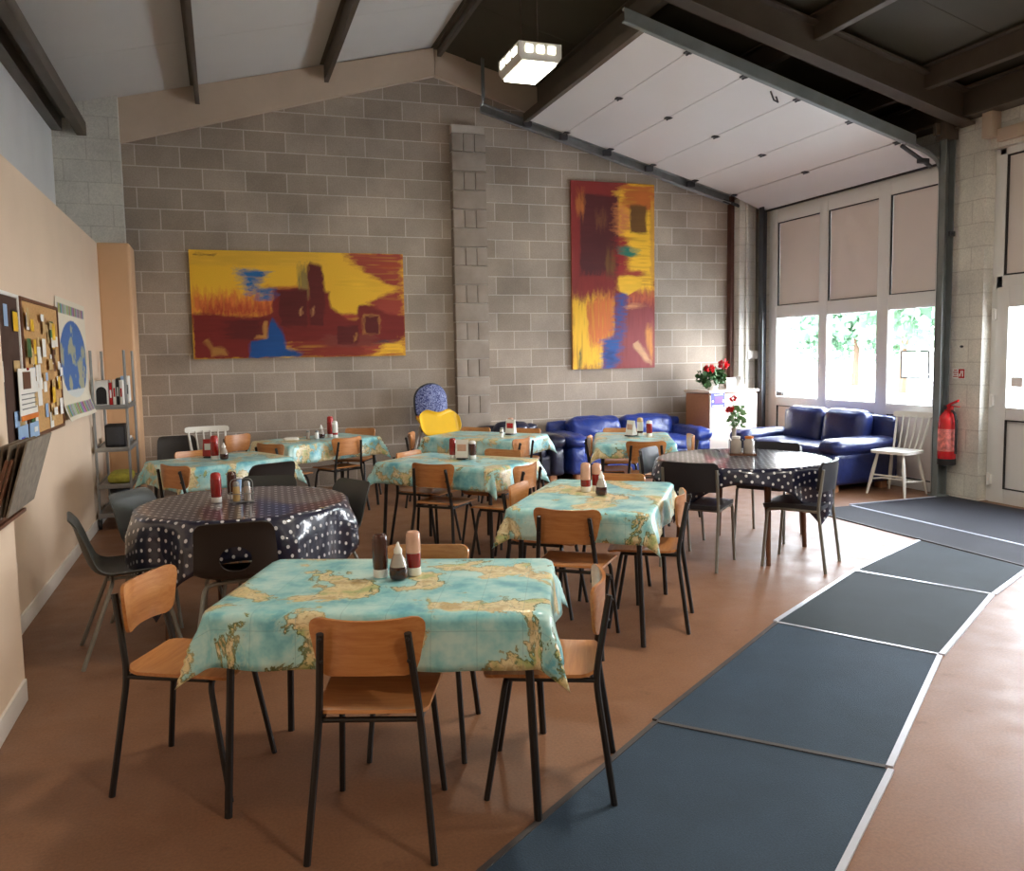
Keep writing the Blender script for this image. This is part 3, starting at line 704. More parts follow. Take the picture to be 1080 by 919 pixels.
# ------------------------------------------------------------------ tables and their oilcloths
def rect_table(x,y,deg,L,Wd,label):
    t=thing('dining_table',label,'table',(x,y,0),R(deg),'rectangular dining tables')
    MB().box((0,0,.683),(L-.01,Wd-.01,.022),.006).build('tabletop',M['chairwood'],t)
    a,b=L/2-.06,Wd/2-.06
    for sx in (-1,1):
        for sy in (-1,1): MB().tube([(sx*(a+.03),sy*(b+.03),0),(sx*a,sy*b,.67)],.0135,8).build('leg',M['blackmetal'],t)
    m=MB()
    for s in (-1,1): m.box((0,s*b,.652),(2*a,.02,.038)); m.box((s*a,0,.652),(.02,2*b,.038))
    m.build('apron',M['blackmetal'],t); return t
def cloth(kind,L,Wd,ov,corner,label,x,y,deg,uvo,top=.70,mat='map',seed=0,sq=None,flare=.10,rot=0,group=None):
    """oilcloth over a table. kind rect: table L x Wd with rounded corners; kind round: radius L. sq = cloth half size for round."""
    rr=np.random.default_rng(seed); ph=rr.uniform(0,6.28,8)
    if kind=='rect': HX,HY=L/2+ov,Wd/2+ov
    else: HX=HY=sq
    st=.024; nx=int(2*HX/st); ny=int(2*HY/st); vs=[];uvs=[]
    def base(u,v):
        if kind=='rect':
            r=corner; ax=abs(u)-(L/2-r); ay=abs(v)-(Wd/2-r)
            cx_=math.copysign(min(abs(u),L/2-r),u); cy_=math.copysign(min(abs(v),Wd/2-r),v)
            d=math.hypot(u-cx_,v-cy_); 
            if d<1e-9: return None
            n=((u-cx_)/d,(v-cy_)/d); s=d-r; return (cx_,cy_),n,r,s
        d=math.hypot(u,v)
        if d<1e-9: return None
        return (0,0),(u/d,v/d),L,d-L
    for i in range(nx+1):
        for j in range(ny+1):
            u=-HX+2*HX*i/nx; v=-HY+2*HY*j/ny; uvs.append((u+uvo[0],v+uvo[1])); q=base(u,v)
            if q is None or q[3]<=0:
                vs.append((u,v,top+.0015*math.sin(u*9+ph[0])*math.sin(v*8+ph[1]))); continue
            (cx_,cy_),n,r,s=q
            ang=math.atan2(n[1],n[0])
            if kind=='rect':
                diag=1-abs(abs(math.degrees(ang))%90-45)/45   # 0 on the sides, 1 on the corner line
                along=(u if abs(n[1])>abs(n[0]) else v)
                fold=.014*math.sin(along*11+ph[2])+.008*math.sin(along*23+ph[3])
                amp=(fold*(1-diag)+diag*(.07*s/.3+.02*math.cos((abs(math.degrees(ang))%90-45)/45*PI*2.0)))
            else:
                fold=.026*math.sin(ang*8+ph[2]+.5*math.sin(ang*3))+.012*math.sin(ang*15+ph[3]); amp=fold+.02
            bend=.022
            # roll over the edge, then hang
            if s<bend*PI/2: a=s/bend; out=bend*math.sin(a); dz=bend*(1-math.cos(a))
            else: out=bend+(s-bend*PI/2)*flare; dz=bend+(s-bend*PI/2)*math.sqrt(1-flare*flare)
            if kind=='rect': dz=bend+(dz-bend)*(1-.16*diag) if dz>bend else dz
            k=max(0,s-.01); out+=amp*min(1,k/.12)*(1 if kind=='round' else .9)
            out=max(out,bend*math.sin(min(s/bend,PI/2)))
            vs.append((cx_+n[0]*(r+out),cy_+n[1]*(r+out),top-dz))
    fs=[]
    for i in range(nx):
        for j in range(ny): a=i*(ny+1)+j; fs.append([a,a+ny+1,a+ny+2,a+1])
    me=bpy.data.meshes.new('tablecloth'); me.from_pydata(vs,[],fs); me.materials.append(M[mat])
    ul=me.uv_layers.new(name='UVMap'); loops=np.empty(len(me.loops),dtype=np.int32); me.loops.foreach_get('vertex_index',loops)
    ul.data.foreach_set('uv',np.array(uvs,dtype=np.float32)[loops].ravel()); me.polygons.foreach_set('use_smooth',[True]*len(fs)); me.update()
    o=bpy.data.objects.new('tablecloth',me); C.objects.link(o); so=o.modifiers.new('thickness','SOLIDIFY'); so.thickness=.0012; so.offset=-1
    return tag(o,label,'tablecloth',group or ('map-printed oilcloths' if mat=='map' else 'polka-dot oilcloths'),(x,y,0),R(deg))
TB=[(.545,2.90,-22.5,1.08,.70,'nearest rectangular table, black-legged, under a map cloth','map-printed oilcloth on the nearest table, its front corner folds hanging low',.185,(3.1,1.7)),
(1.98,4.31,54,1.03,.73,'black-legged table under the second map cloth, right of centre','map-printed oilcloth on the second table, with a white glinting right edge',.17,(8.3,4.4)),
(1.67,6.17,-49,1.04,.68,'black-legged table in the middle of the room under a map cloth','map-printed oilcloth on the middle table between the two round tables',.17,(12.7,9.1)),
(-.05,7.13,25,.92,.70,'left-hand table near the metal shelf under a map cloth','map-printed oilcloth on the left-hand table near the metal shelf',.19,(17.2,3.3)),
(.86,8.48,27,1.04,.68,'table under a map cloth by the back wall below the wide painting','bright blue-edged map oilcloth on the table below the wide painting',.19,(21.5,7.9)),
(2.46,7.98,-48,1.04,.68,'table under a map cloth below the yellow high chair','map-printed oilcloth on the table below the yellow high chair',.17,(25.1,1.2)),
(3.63,7.06,65,1.08,.68,'table under a map cloth in front of the blue sofa','map-printed oilcloth on the table in front of the blue sofa',.14,(30.6,5.5))]
for i,(x,y,d,L,Wd,l1,l2,ov,uvo) in enumerate(TB):
    rect_table(x,y,d,L,Wd,l1); cloth('rect',L,Wd,ov,.035,l2,x,y,d,uvo,seed=i+3)
def round_table(x,y,r,deg,label,mat):
    t=thing('round_table',label,'table',(x,y,0),R(deg),'round dining tables')
    MB().lathe([(r-.02,.665),(r-.008,.67),(r-.008,.69),(r-.02,.694)],n=48).build('tabletop',M['darkwood'],t)
    for k in range(4):
        a=PI/2*k; q=.80*r
        MB().tube([(math.cos(a)*q,math.sin(a)*q,0),(math.cos(a)*q*.93,math.sin(a)*q*.93,.665)],[.016,.026],10).build('leg',M[mat],t)
    MB().lathe([(q*.99,.60),(q*1.02,.60),(q*1.02,.665),(q*.99,.665)],n=48).build('apron',M['darkwood'],t)
round_table(.08,4.92,.56,20,'round table under the left polka-dot cloth','darkwood'); round_table(3.65,5.33,.62,-13,'round brown-legged table under the right polka-dot cloth','darkwood')
cloth('round',.56,0,0,0,'navy polka-dot oilcloth on the left round table',  .08,4.92,-3,(2,3),mat='dots',seed=21,sq=.775,flare=.06)
cloth('round',.62,0,0,0,'navy polka-dot oilcloth on the right round table, reflecting the windows',3.65,5.33,60,(6,2),mat='dots',seed=22,sq=.735,flare=.05)

# ------------------------------------------------------------------ sofas
def sofa(name,label,x,y,deg,Wd,D,seats,H,mat,noise,arm=.24,cat='sofa'):
    t=thing(name,label,cat,(x,y,0),R(deg))    # faces -Y, back at +Y
    m=M[mat]; iw=Wd-2*arm
    MB().soft((0,.02,.20),(Wd-.06,D-.08,.26),.04,8,(0,0,0),noise=noise*.4).build('base',m,t,sharp=80)
    for k in range(seats):
        cw=iw/seats; cx=-iw/2+cw*(k+.5)
        MB().soft((cx,-.06,.37),(cw-.01,D-.26,.17),.06,12,(0,.012,.03),noise=noise,seed=k).build('seat_cushion',m,t,sharp=80)
        b=MB(); T=Matrix.Translation((cx,D/2-.21,(H+.34)/2+.03))@Matrix.Rotation(R(-10),4,'X')
        b.soft((0,0,0),(cw-.012,.22,H-.36),.09,12,(0,.04,.01),noise=noise,seed=k+5,M=T)
        b.build('back_cushion',m,t,sharp=80)
    for s in (-1,1):
        a=MB(); a.soft((s*(Wd/2-arm/2),0,.25),(arm-.02,D-.02,.34),.05,8,(.01,.01,0),noise=noise*.5); a.soft((s*(Wd/2-arm/2),-.01,.47),(arm+.05,D-.02,.16),.078,10,(.01,.015,.015),noise=noise,seed=s+9)
        a.build('arm',m,t,sharp=80)
    MB().soft((0,D/2-.05,(H+.05)/2),(Wd-.04,.12,H-.10),.05,8,(0,.0,0),noise=noise*.5).build('back_frame',m,t,sharp=80)
    for sx in (-1,1):
        for sy in (-1,1): MB().prism(rpoly(.10,.10,.02),0,.085,M=Matrix.Translation((sx*(Wd/2-.14),sy*(D/2-.12),0))).build('foot',M['cabwood'],t)
    return t
sofa('blue_sofa','navy leather two-seat sofa under the windows on the right',6.30,7.90,-90+4,1.72,.92,2,.80,'leather',.003)
sofa('blue_sofa','creased glossy blue sofa along the back block wall beneath the tall painting',4.72,9.33,0,1.90,.86,2,.69,'leatherthrow',.007,.22)
sofa('dark_armchair','dark navy armchair against the block wall left of the blue sofa',3.28,9.33,4,.86,.84,1,.67,'leatherdark',.005,.2,'armchair')

# ------------------------------------------------------------------ high chair
t=thing('high_chair','child high chair with blue patterned back and yellow tray by the block wall','high chair',(2.30,9.40,0),R(6))
MB().plate(.37,.46,.18,18,18,lambda u,v:(u,.12+.10*(v+.1)-.05*(1-(u/.19)**2)+.03,.94+v),.045).build('seat_back',M['bluepattern'],t,sharp=60)
m=MB().tube([(p[0],.195+.10*(p[1]+.1)-.05*(1-(p[0]/.19)**2)-.03,.94+p[1]) for p in rpoly(.385,.47,.185,8)+[rpoly(.385,.47,.185,8)[0]]],.012); m.build('piping',M['darksteel'],t)
MB().soft((0,.02,.66),(.33,.30,.08),.035,8).build('seat',M['bluepattern'],t,sharp=80)
tr=MB(); T=Matrix.Translation((0,-.13,.74))@Matrix.Rotation(R(60),4,'X')
def tray(u,v):
    k=max(abs(u)/.245,abs(v)/.17); z=.028*max(0,(k-.78)/.22)**2
    return (u,v-(.05*math.exp(-(u/.11)**2) if v>.02 else 0)*min(1,(v-.02)/.1),z)
tr.plate(.49,.34,.14,22,18,tray,.012,M=T); tr.build('tray',M['yellow'],t,sharp=60)
for s in (-1,1): MB().box((s*.175,.10,.79),(.05,.09,.05),.015).build('arm_pivot',M['orange'],t); MB().tube(fillet([(s*.19,.11,.80),(s*.21,-.02,.75),(s*.17,-.12,.73)],.04),.014).build('arm',M['yellow'],t)
for s in (-1,1):
    MB().tube([(s*.26,-.28,0),(s*.17,.06,.66)],.014).build('leg',M['whitepaint'],t); MB().tube([(s*.26,.28,0),(s*.17,.06,.70)],.014).build('leg',M['whitepaint'],t)
MB().tube([(-.235,-.19,.18),(.235,-.19,.18)],.011).box((0,-.15,.30),(.30,.10,.015),.005).build('footrest',M['yellow'],t)
# ------------------------------------------------------------------ painted surfaces (colour per vertex)
def vnoise(x,y,seed=0):
    r=np.random.default_rng(seed); G=r.random((64,64)); xi=np.floor(x).astype(int); yi=np.floor(y).astype(int); fx=x-xi; fy=y-yi
    fx=fx*fx*(3-2*fx); fy=fy*fy*(3-2*fy); a=G[xi%64,yi%64];b=G[(xi+1)%64,yi%64];c=G[xi%64,(yi+1)%64];d=G[(xi+1)%64,(yi+1)%64]
    return (a*(1-fx)+b*fx)*(1-fy)+(c*(1-fx)+d*fx)*fy
def inpoly(px,py,poly):
    ins=np.zeros(px.shape,bool); n=len(poly)
    for i in range(n):
        x0,y0=poly[i]; x1,y1=poly[(i+1)%n]
        if y0==y1: continue
        c=((y0>py)!=(y1>py))&(px<(x1-x0)*(py-y0)/(y1-y0)+x0); ins^=c
    return ins
def paint(W,H,res,layers,base,depth=.03):
    """canvas W x H with layers (poly, colour, streak) ; streak 'h','v' or 0 gives ragged brush ends"""
    nx=int(W/res); ny=int(H/res); X,Y=np.meshgrid(np.linspace(0,1,nx+1),np.linspace(0,1,ny+1),indexing='ij')
    col=np.zeros(X.shape+(3,)); col[:]=base
    for k,(poly,c,st) in enumerate(layers):
        m=0
        for q in range(6):     # overlapping brush passes give soft, ragged ends
            hx=vnoise(X*W*4+q*3.1,Y*H*46+q*1.7,k*7+1)-.5; hv=vnoise(X*W*46+q*1.7,Y*H*4+q*3.1,k*7+2)-.5; s=vnoise(X*W*12+q*.9,Y*H*12,k*7+3+q)-.5
            px=X+(.20/W*hx if st=='h' else 0)+.05/W*s; py=Y+(.24/H*hv if st=='v' else 0)+.05/H*s
            m=m+inpoly(px,py,poly)/6
        hx=vnoise(X*W*5,Y*H*60,k*7+1)-.5; hv=vnoise(X*W*60,Y*H*5,k*7+2)-.5
        if st: m=m*np.clip(.85+1.0*(hx if st=='h' else hv)+.25,0,1)
        sh=1+.16*(hx if st!='v' else hv)+.16*(vnoise(X*W*5,Y*H*5,k+90)-.5)
        cc=np.clip(np.array(lin(*c)[:3])[None,None,:]*sh[...,None],0,1)
        col=col*(1-m[...,None])+cc*m[...,None]
    vs=[];fs=[];cl=[]
    for i in range(nx+1):
        for j in range(ny+1): vs.append((X[i,j]*W-W/2,0,Y[i,j]*H-H/2)); cl.append(col[i,j])
    for i in range(nx):
        for j in range(ny): a=i*(ny+1)+j; fs.append([a,a+ny+1,a+ny+2,a+1])
    o=len(vs); e=lin(120,60,40)[:3]
    for p in ((-W/2,-H/2),(W/2,-H/2),(W/2,H/2),(-W/2,H/2)):
        vs.append((p[0],0,p[1])); vs.append((p[0],depth,p[1]))
        q=(0 if p[0]<0 else nx,0 if p[1]<0 else ny); cl+= [col[q],col[q]*.8]
    for k in range(4): a=o+2*k; b=o+2*((k+1)%4); fs.append([b,a,a+1,b+1])
    fs.append([o+1,o+3,o+5,o+7][::-1])
    return vs,fs,cl
def canvas(name,args,mat='paint',parent=None,T=None):
    vs,fs,cl=args
    if T is not None: vs=[tuple(T@Vector(v)) for v in vs]
    me=bpy.data.meshes.new(name); me.from_pydata(vs,[],fs); me.materials.append(M[mat])
    a=me.color_attributes.new('Col','FLOAT_COLOR','POINT'); a.data.foreach_set('color',np.hstack([np.array(cl,dtype=np.float32),np.ones((len(cl),1),np.float32)]).ravel()); me.update()
    o=bpy.data.objects.new(name,me); C.objects.link(o)
    if parent is not None: o.parent=parent
    return o
YEL=(236,184,50); RED=(156,62,48); MAR=(120,36,32); DK=(92,28,28); ORG=(214,116,56); BLU=(34,104,168); TAN=(172,120,60)
def bx(x0,y0,x1,y1): return [(x0,y0),(x1,y0),(x1,y1),(x0,y1)]
L1=[(bx(0,.86,.6,1),(226,176,56),'h'),(bx(0,.40,.38,.60),ORG,'v'),(bx(.04,.38,.36,.50),(168,66,38),'v'),
 ([(.70,1.0),(1,1),(1,0),(.58,0),(.58,.40),(.78,.42),(.86,.56),(.97,.66),(.86,.76),(.76,.90)],RED,'h'),
 (bx(.34,.55,.55,.68),(206,130,50),'h'),([(.86,.62),(.98,.67),(.88,.72),(.7,.8),(.66,.7)],YEL,'h'),(bx(.88,.86,.98,.90),(168,70,38),'h'),
 ([(0,.42),(.30,.38),(.36,.42),(.37,.66),(.52,.66),(.56,.62),(.63,.62),(.64,.48),(.72,.36),(.77,.36),(.77,.50),(.84,.50),(.9,.42),(1,.40),(1,.16),(.8,.12),(.40,.14),(.38,0),(0,0)],MAR,0),
 (bx(.485,.60,.54,.86),(146,124,70),'v'),(bx(.395,.30,.525,.64),DK,0),([(.535,.90),(.60,.87),(.61,.62),(.60,.3),(.535,.3)],DK,0),(bx(.15,.18,.32,.36),DK,'h'),
 ([(.40,.14),(.60,.17),(.80,.18),(.80,0),(.46,0)],(132,48,36),'h'),(bx(.60,.10,.86,.22),(124,56,48),'h'),
 ([(.20,.85),(.35,.80),(.30,.74),(.30,.66),(.275,.56),(.24,.66),(.225,.78)],BLU,'h'),([(.30,.66),(.37,.66),(.36,.53),(.31,.54)],BLU,'h'),
 ([(.355,.38),(.375,.33),(.41,.22),(.42,.10),(.50,.03),(.47,0),(.25,0),(.25,.15),(.33,.19)],(24,76,140),0),
 ([(.315,.34),(.335,.34),(.335,.18),(.275,.18),(.275,.205),(.315,.215)],TAN,0),([(.045,.17),(.065,.19),(.085,.11),(.14,.095),(.155,.03),(.08,.03),(.075,.08)],TAN,0),
 (bx(.665,.12,.765,.30),DK,0),(bx(.79,.22,.875,.41),TAN,0),(bx(.80,.22,.87,.395),DK,0),(bx(.745,.15,.755,.22),TAN,0),(bx(.49,.40,.50,.47),(190,140,90),0),(bx(.548,.40,.556,.48),(190,140,90),0),
 ([(.83,.02),(.89,.09),(.90,.12),(.97,.13),(1,.20),(1,.02)],YEL,'h'),([(.85,.12),(.98,.14),(.88,.16)],(70,60,66),'h'),(bx(.02,.955,.12,.965),(110,70,40),0)]
p=canvas('abstract_painting',paint(2.34,1.18,.0085,L1,lin(*YEL)[:3])); tag(p,'wide unframed abstract painting in yellow, maroon and blue on the block wall','painting',None,(.88,9.787,2.10))
MRN=(132,44,40)
L2=[([(.52,.95),(.7,1),(1,1),(1,.38),(.8,.42),(.55,.42),(.55,.50),(.66,.52),(.62,.70),(.55,.74)],YEL,'h'),(bx(.62,.86,1,.99),(190,104,44),'h'),
 (bx(.10,.50,.56,.93),(84,34,36),0),([(.53,.90),(.68,.86),(.70,.76),(.56,.71),(.52,.75)],(206,128,72),'h'),(bx(.70,.735,.90,.885),(112,76,36),0),(bx(.06,.82,.16,.93),(178,104,50),'v'),(bx(.28,.77,.42,.84),(112,66,44),'v'),
 (bx(.40,.505,.53,.635),(116,78,40),'v'),(bx(.52,.50,.66,.71),(150,40,40),'h'),([(.56,.66),(.7,.66),(.8,.63),(.7,.60),(.6,.61)],(40,120,104),'h'),(bx(.6,.5,.85,.53),(150,52,40),'h'),
 ([(0,.40),(.3,.42),(.5,.42),(.5,.2),(.36,.15),(.36,0),(0,0)],YEL,'v'),([(.16,.36),(.5,.44),(.5,.20),(.32,.12),(.2,.14)],(206,112,54),'v'),([(0,.50),(.56,.50),(.50,.40),(.30,.40),(.1,.36),(0,.40)],MRN,'v'),
 ([(.66,.37),(.8,.41),(1,.42),(1,0),(.46,0),(.54,.10),(.6,.2)],(138,58,60),'v'),(bx(.66,.36,1,.42),(190,96,62),'v'),(bx(.64,.33,.85,.35),(196,130,90),'h'),
 ([(.55,.50),(.72,.505),(.85,.49),(.83,.44),(.68,.40),(.57,.42)],YEL,0),
 ([(.55,.41),(.66,.41),(.60,.22),(.58,.12),(.50,0),(.37,0),(.37,.16),(.51,.175)],(30,80,150),'h'),(bx(.40,.02,.50,.10),(24,56,120),'h'),([(.88,.22),(.97,.22),(.98,.02),(.9,.1)],(200,130,60),'v'),
 ([(.72,.13),(.80,.155),(.90,.07),(.97,.01),(.86,.05)],(196,150,110),0),(bx(.07,.0,.10,.10),(90,90,50),'v'),(bx(.95,.5,1,.9),(206,150,60),'v')]
p=canvas('abstract_painting',paint(1.165,2.345,.0085,L2,lin(*MRN)[:3])); tag(p,'tall unframed abstract painting in maroon, yellow and blue right of the pilaster','painting',None,(4.77,9.787,2.47))

# ------------------------------------------------------------------ boards and papers on the peach wall (facing +X)
TX=lambda y,z,x=-1.125,tilt=0: Matrix.Translation((x,y,z))@Matrix.Rotation(PI/2,4,'Z')@Matrix.Rotation(tilt,4,'Y')
rr=np.random.default_rng(4)
def board(label,y0,y1,z0,z1,mat,frame,cards,cols,sz):
    t=thing('notice_board',label,'notice board',(-1.128,(y0+y1)/2,(z0+z1)/2),0)
    w,h=y1-y0,z1-z0
    MB().box((.008,0,0),(.014,w,h)).build('backing',M[mat],t)
    f=MB()
    for c,d in (((.012,0,h/2),(.024,w+.02,.022)),((.012,0,-h/2),(.024,w+.02,.022)),((.012,-w/2,0),(.024,.022,h)),((.012,w/2,0),(.024,.022,h))): f.box(c,d,.004)
    f.build('frame',M[frame],t)
    for k in range(cards):
        a,b=rr.uniform(*sz[0]),rr.uniform(*sz[1]); y=rr.uniform(-w/2+.06,w/2-.06); z=rr.uniform(-h/2+.06,h/2-.08)
        MB().box((.0165+.0004*k,y,z),(.0007,a,b),0,M=Matrix.Rotation(0,4,'X')).build('pinned_card',M[cols[int(rr.integers(len(cols)))]],t)
    return t
M['cork']=plain('cork_board',lin(196,152,98),.9,.16,60); M['brownfelt']=plain('dark_brown_felt',lin(74,52,42),.95,.1,20); M['tan']=plain('tan_card',lin(196,164,112),.7,.1)
board('dark brown notice board at the left edge with photos and cards',4.62,5.58,1.05,1.885,'brownfelt','white',16,['paper','lightblue','tan','paper','black','yellow'],((.07,.18),(.06,.16)))
board('cork notice board crowded with small notes and cards',5.66,6.82,1.05,1.885,'cork','darkwood',62,['paper','paper','yellow','tan','paper','green','paper','lightblue','darkwood','tan','paper','yellow'],((.05,.13),(.04,.12)))
# map poster: oval world with a strip of flags above and below, lower edge lifting off the wall
def oval():
    W,H=1.36,.92; res=.008; nx=int(W/res); ny=int(H/res); X,Y=np.meshgrid(np.linspace(0,1,nx+1),np.linspace(0,1,ny+1),indexing='ij')
    col=np.zeros(X.shape+(3,)); col[:]=lin(222,212,192)[:3]
    e=((X-.5)/.46)**2+((Y-.50)/.33)**2<1
    col[e]=lin(70,108,168)[:3]
    n=.6*vnoise(X*9,Y*7,5)+.3*vnoise(X*20,Y*17,6)+.1*vnoise(X*40,Y*40,8); land=e&(n>.53); col[land]=lin(140,152,150)[:3]; col[land&(n>.6)]=lin(168,166,138)[:3]
    col[e&(Y<.24)]=lin(205,208,205)[:3]
    for y0,y1 in ((.87,.95),(.03,.13)):
        st=(Y>y0)&(Y<y1)&(np.abs(X-.5)<.46); k=np.floor(X*26).astype(int); r=np.random.default_rng(9).random((40,3))*.35+.05; col[st]=r[k[st]]; col[st&((X*26)%1<.12)]=lin(222,212,192)[:3]
    vs=[];fs=[];cl=[]
    for i in range(nx+1):
        for j in range(ny+1):
            u,v=X[i,j]*W-W/2,Y[i,j]*H-H/2; lift=.045*max(0,(-v-.25)/.21)**2+.012*(1+math.sin(u*5))*max(0,(-v)/.46); vs.append((u,-.004-lift,v)); cl.append(col[i,j])
    for i in range(nx):
        for j in range(ny): a=i*(ny+1)+j; fs.append([a,a+ny+1,a+ny+2,a+1])
    return vs,fs,cl
p=canvas('map_poster',oval(),'print'); so=p.modifiers.new('thickness','SOLIDIFY'); so.thickness=.0012
tag(p,'world map poster with flag strips peeling off the peach wall','poster',None,(-1.126,7.52,1.525),PI/2)
t=thing('pinned_calendar','cream paper with a small photo hanging over the notice boards','calendar',(-1.09,5.60,1.30))
MB().box((0,0,.02),(.004,.47,.30),.001).build('sheet',M['paper'],t); MB().box((.004,-.03,.10),(.002,.20,.10)).build('photo',M['darkwood'],t); MB().box((.004,0,-.115),(.003,.47,.03)).build('band',M['orange'],t)
m=MB()
for k in range(4): m.box((.004,-.0,.02-.028*k),(.0015,.38,.006))
m.build('text_line',M['grout'],t); MB().sphere((.006,0,.165),.008,8,5).build('pin',M['redpaint'],t)
for k,lab in enumerate(('pale blue card with a darker motif under the pinned cream paper','pale blue card right of the motif card under the cream paper')):
    t=thing('pinned_card',lab,'card',(-1.092,5.42+.3*k,1.07)); MB().box((0,0,0),(.003,.25,.15)).build('card',M['lightblue'],t)
    if k==0: MB().box((.003,-.02,-.02),(.002,.08,.06)).build('motif',M['blue'],t)
    else: MB().box((.003,.03,.03),(.002,.10,.03)).build('motif',M['white'],t)
# sloping leaflet rack on the near wall face
t=thing('magazine_rack','brown sloping magazine rack fixed to the near end of the peach wall','magazine rack',(-.898,3.86,0))
f=MB(); poly_=[(0,.86),(.03,.855),(.115,1.13),(.105,1.135),(.012,.88),(.012,1.10),(0,1.10)]
for y in (-.25,.25): f.prism(poly_,y-.008,y+.008,axis='y')
f.box((.012,0,.98),(.02,.50,.24)).box((.03,0,.865),(.06,.50,.014)); f.build('frame',M['darkwood'],t)
MB().prism([(.035,.86),(.043,.86),(.128,1.13),(.120,1.135)],-.25,.25,axis='y').build('front_panel',M['darkwood'],t)
cols=['grout','darkwood','grout','darkwood','paper']; M['newsgrey']=plain('grey_newsprint',lin(128,118,106),.9,.2,30); M['newsbrown']=plain('brown_newsprint',lin(98,82,68),.9,.2,30)
cols=['newsgrey','newsbrown','newsgrey','newsbrown','newsgrey']
for k,lab in enumerate(('grey folded magazine at the wall side of the rack','brown-covered magazine second from the wall in the rack','grey magazine in the middle of the rack','brown magazine toward the front of the rack','grey newspaper at the room side of the rack')):
    o=MB(); T=Matrix.Translation((-.898+.034+.0125*k,3.86+.012*(k%2),.885))@Matrix.Rotation(R(5+2.9*k),4,'Y')
    o.box((0,0,.145+.008*k),(.008,.44+.01*k,.29+.012*(k==4)),.003,M=T); ob=o.build('magazine',M[cols[k]]); tag(ob,lab,'magazine','magazines in the wall rack')

# ------------------------------------------------------------------ metal shelf unit in the corner
SX,SY=-.96,8.55
t=thing('metal_shelf','grey wire shelf unit on castors in the tan corner','shelf unit',(SX,SY,0))
for sx in (-.135,.135):
    for sy in (-.36,.36):
        MB().tube([(sx,sy,.09),(sx,sy,1.60)],.012).build('post',M['galv'],t)
        c=MB(); c.tube([(sx-.012,sy,.045),(sx+.012,sy,.045)],.04,12); c.box((sx,sy,.075),(.03,.05,.04),.006); c.build('castor',M['black'],t)
for z in (1.11,.73,.40,.14):
    s_=MB().box((0,0,z-.012),(.29,.75,.012))
    for a,b,c,d in ((0,-.37,.29,.012),(0,.37,.29,.012),(-.14,0,.012,.75),(.14,0,.012,.75)): s_.box((a,b,z-.012),(c,d,.04),.003)
    s_.build('shelf',M['galv'],t)
o=thing('box_file','white box file with a black arched opening on the top shelf','file',(SX-.066,SY-.24,1.114)); MB().prism([(-.10,0),(.10,0),(.10,.22),(-.06,.22),(-.10,.17)],-.055,.055,M=Matrix.Rotation(PI/2,4,'Z'),axis='y').build('case',M['white'],o)
arch=[(-.042,.01),(.042,.01)]+[(.042*math.cos(R(a)),.12+.045*math.sin(R(a))) for a in range(0,181,20)]; MB().prism(arch,-.1025,-.1005,axis='y').build('opening',M['black'],o)
bk=[('dark red book beside the box file on the top shelf','redpaint',.026,.20,0),('white book next to the dark red one on the top shelf','paper',.026,.225,0),('black book between white ones on the top shelf','black',.022,.235,0),('pale book with red spine mark by the near right post','paper',.026,.22,0),('dark green book behind at the right of the top shelf','green',.03,.235,1),('pale blue book at the far right of the top shelf','lightblue',.034,.25,1),('white book at the back right corner of the top shelf','paper',.03,.25,1)]
x=SX-.006; x2=SX+.02
for lab,mt,w_,h_,row in bk:
    if row==0: px_,py_=x+w_/2,SY-.25; x+=w_+.004
    else: px_,py_=x2+w_/2,SY+.12; x2+=w_+.004
    o=thing('book',lab,'book',(px_,py_,1.114),0,'books on the top shelf'); MB().box((0,0,h_/2),(w_,.155,h_),.003).build('cover',M[mt],o); MB().box((0,-.0785,h_*.5),(w_*.5,.002,h_*.35)).build('spine_label',M['white' if mt!='paper' else ('redpaint' if 'red' in lab else 'black')],o)
t=thing('small_speaker','small black box speaker on the middle shelf','speaker',(SX+.02,SY-.18,.733)); MB().box((0,0,.10),(.17,.22,.20),.012).build('body',M['black'],t); MB().box((0,-.112,.10),(.14,.004,.16),.004).tube([(0,-.113,.07),(0,-.118,.07)],.045,16).build('grille',M['darksteel'],t)
t=thing('paper_tray','grey tray of papers under the speaker shelf edge','tray',(SX+.02,SY+.20,.733)); MB().box((0,0,.02),(.18,.22,.03),.005).build('tray',M['galv'],t); MB().box((0,0,.045),(.16,.20,.018),.002).build('papers',M['paper'],t)
t=thing('folded_cloth','yellow-green folded cloth on the low shelf','cloth',(SX+.03,SY-.12,.403)); MB().soft((0,0,.04),(.20,.40,.08),.035,8,(0,0,.01),noise=.004).build('cloth',plain('yellow_green_cloth',lin(176,170,70),.9,.2,30),t,sharp=80)
t=thing('storage_tin','grey storage tin on the bottom shelf','tin',(SX+.02,SY-.15,.143)); MB().lathe([(.08,0),(.085,.01),(.085,.17),(.08,.18)],n=24).build('tin',M['galv'],t); MB().lathe([(.088,.165),(.088,.19),(.06,.195)],n=24).build('lid',M['darksteel'],t)

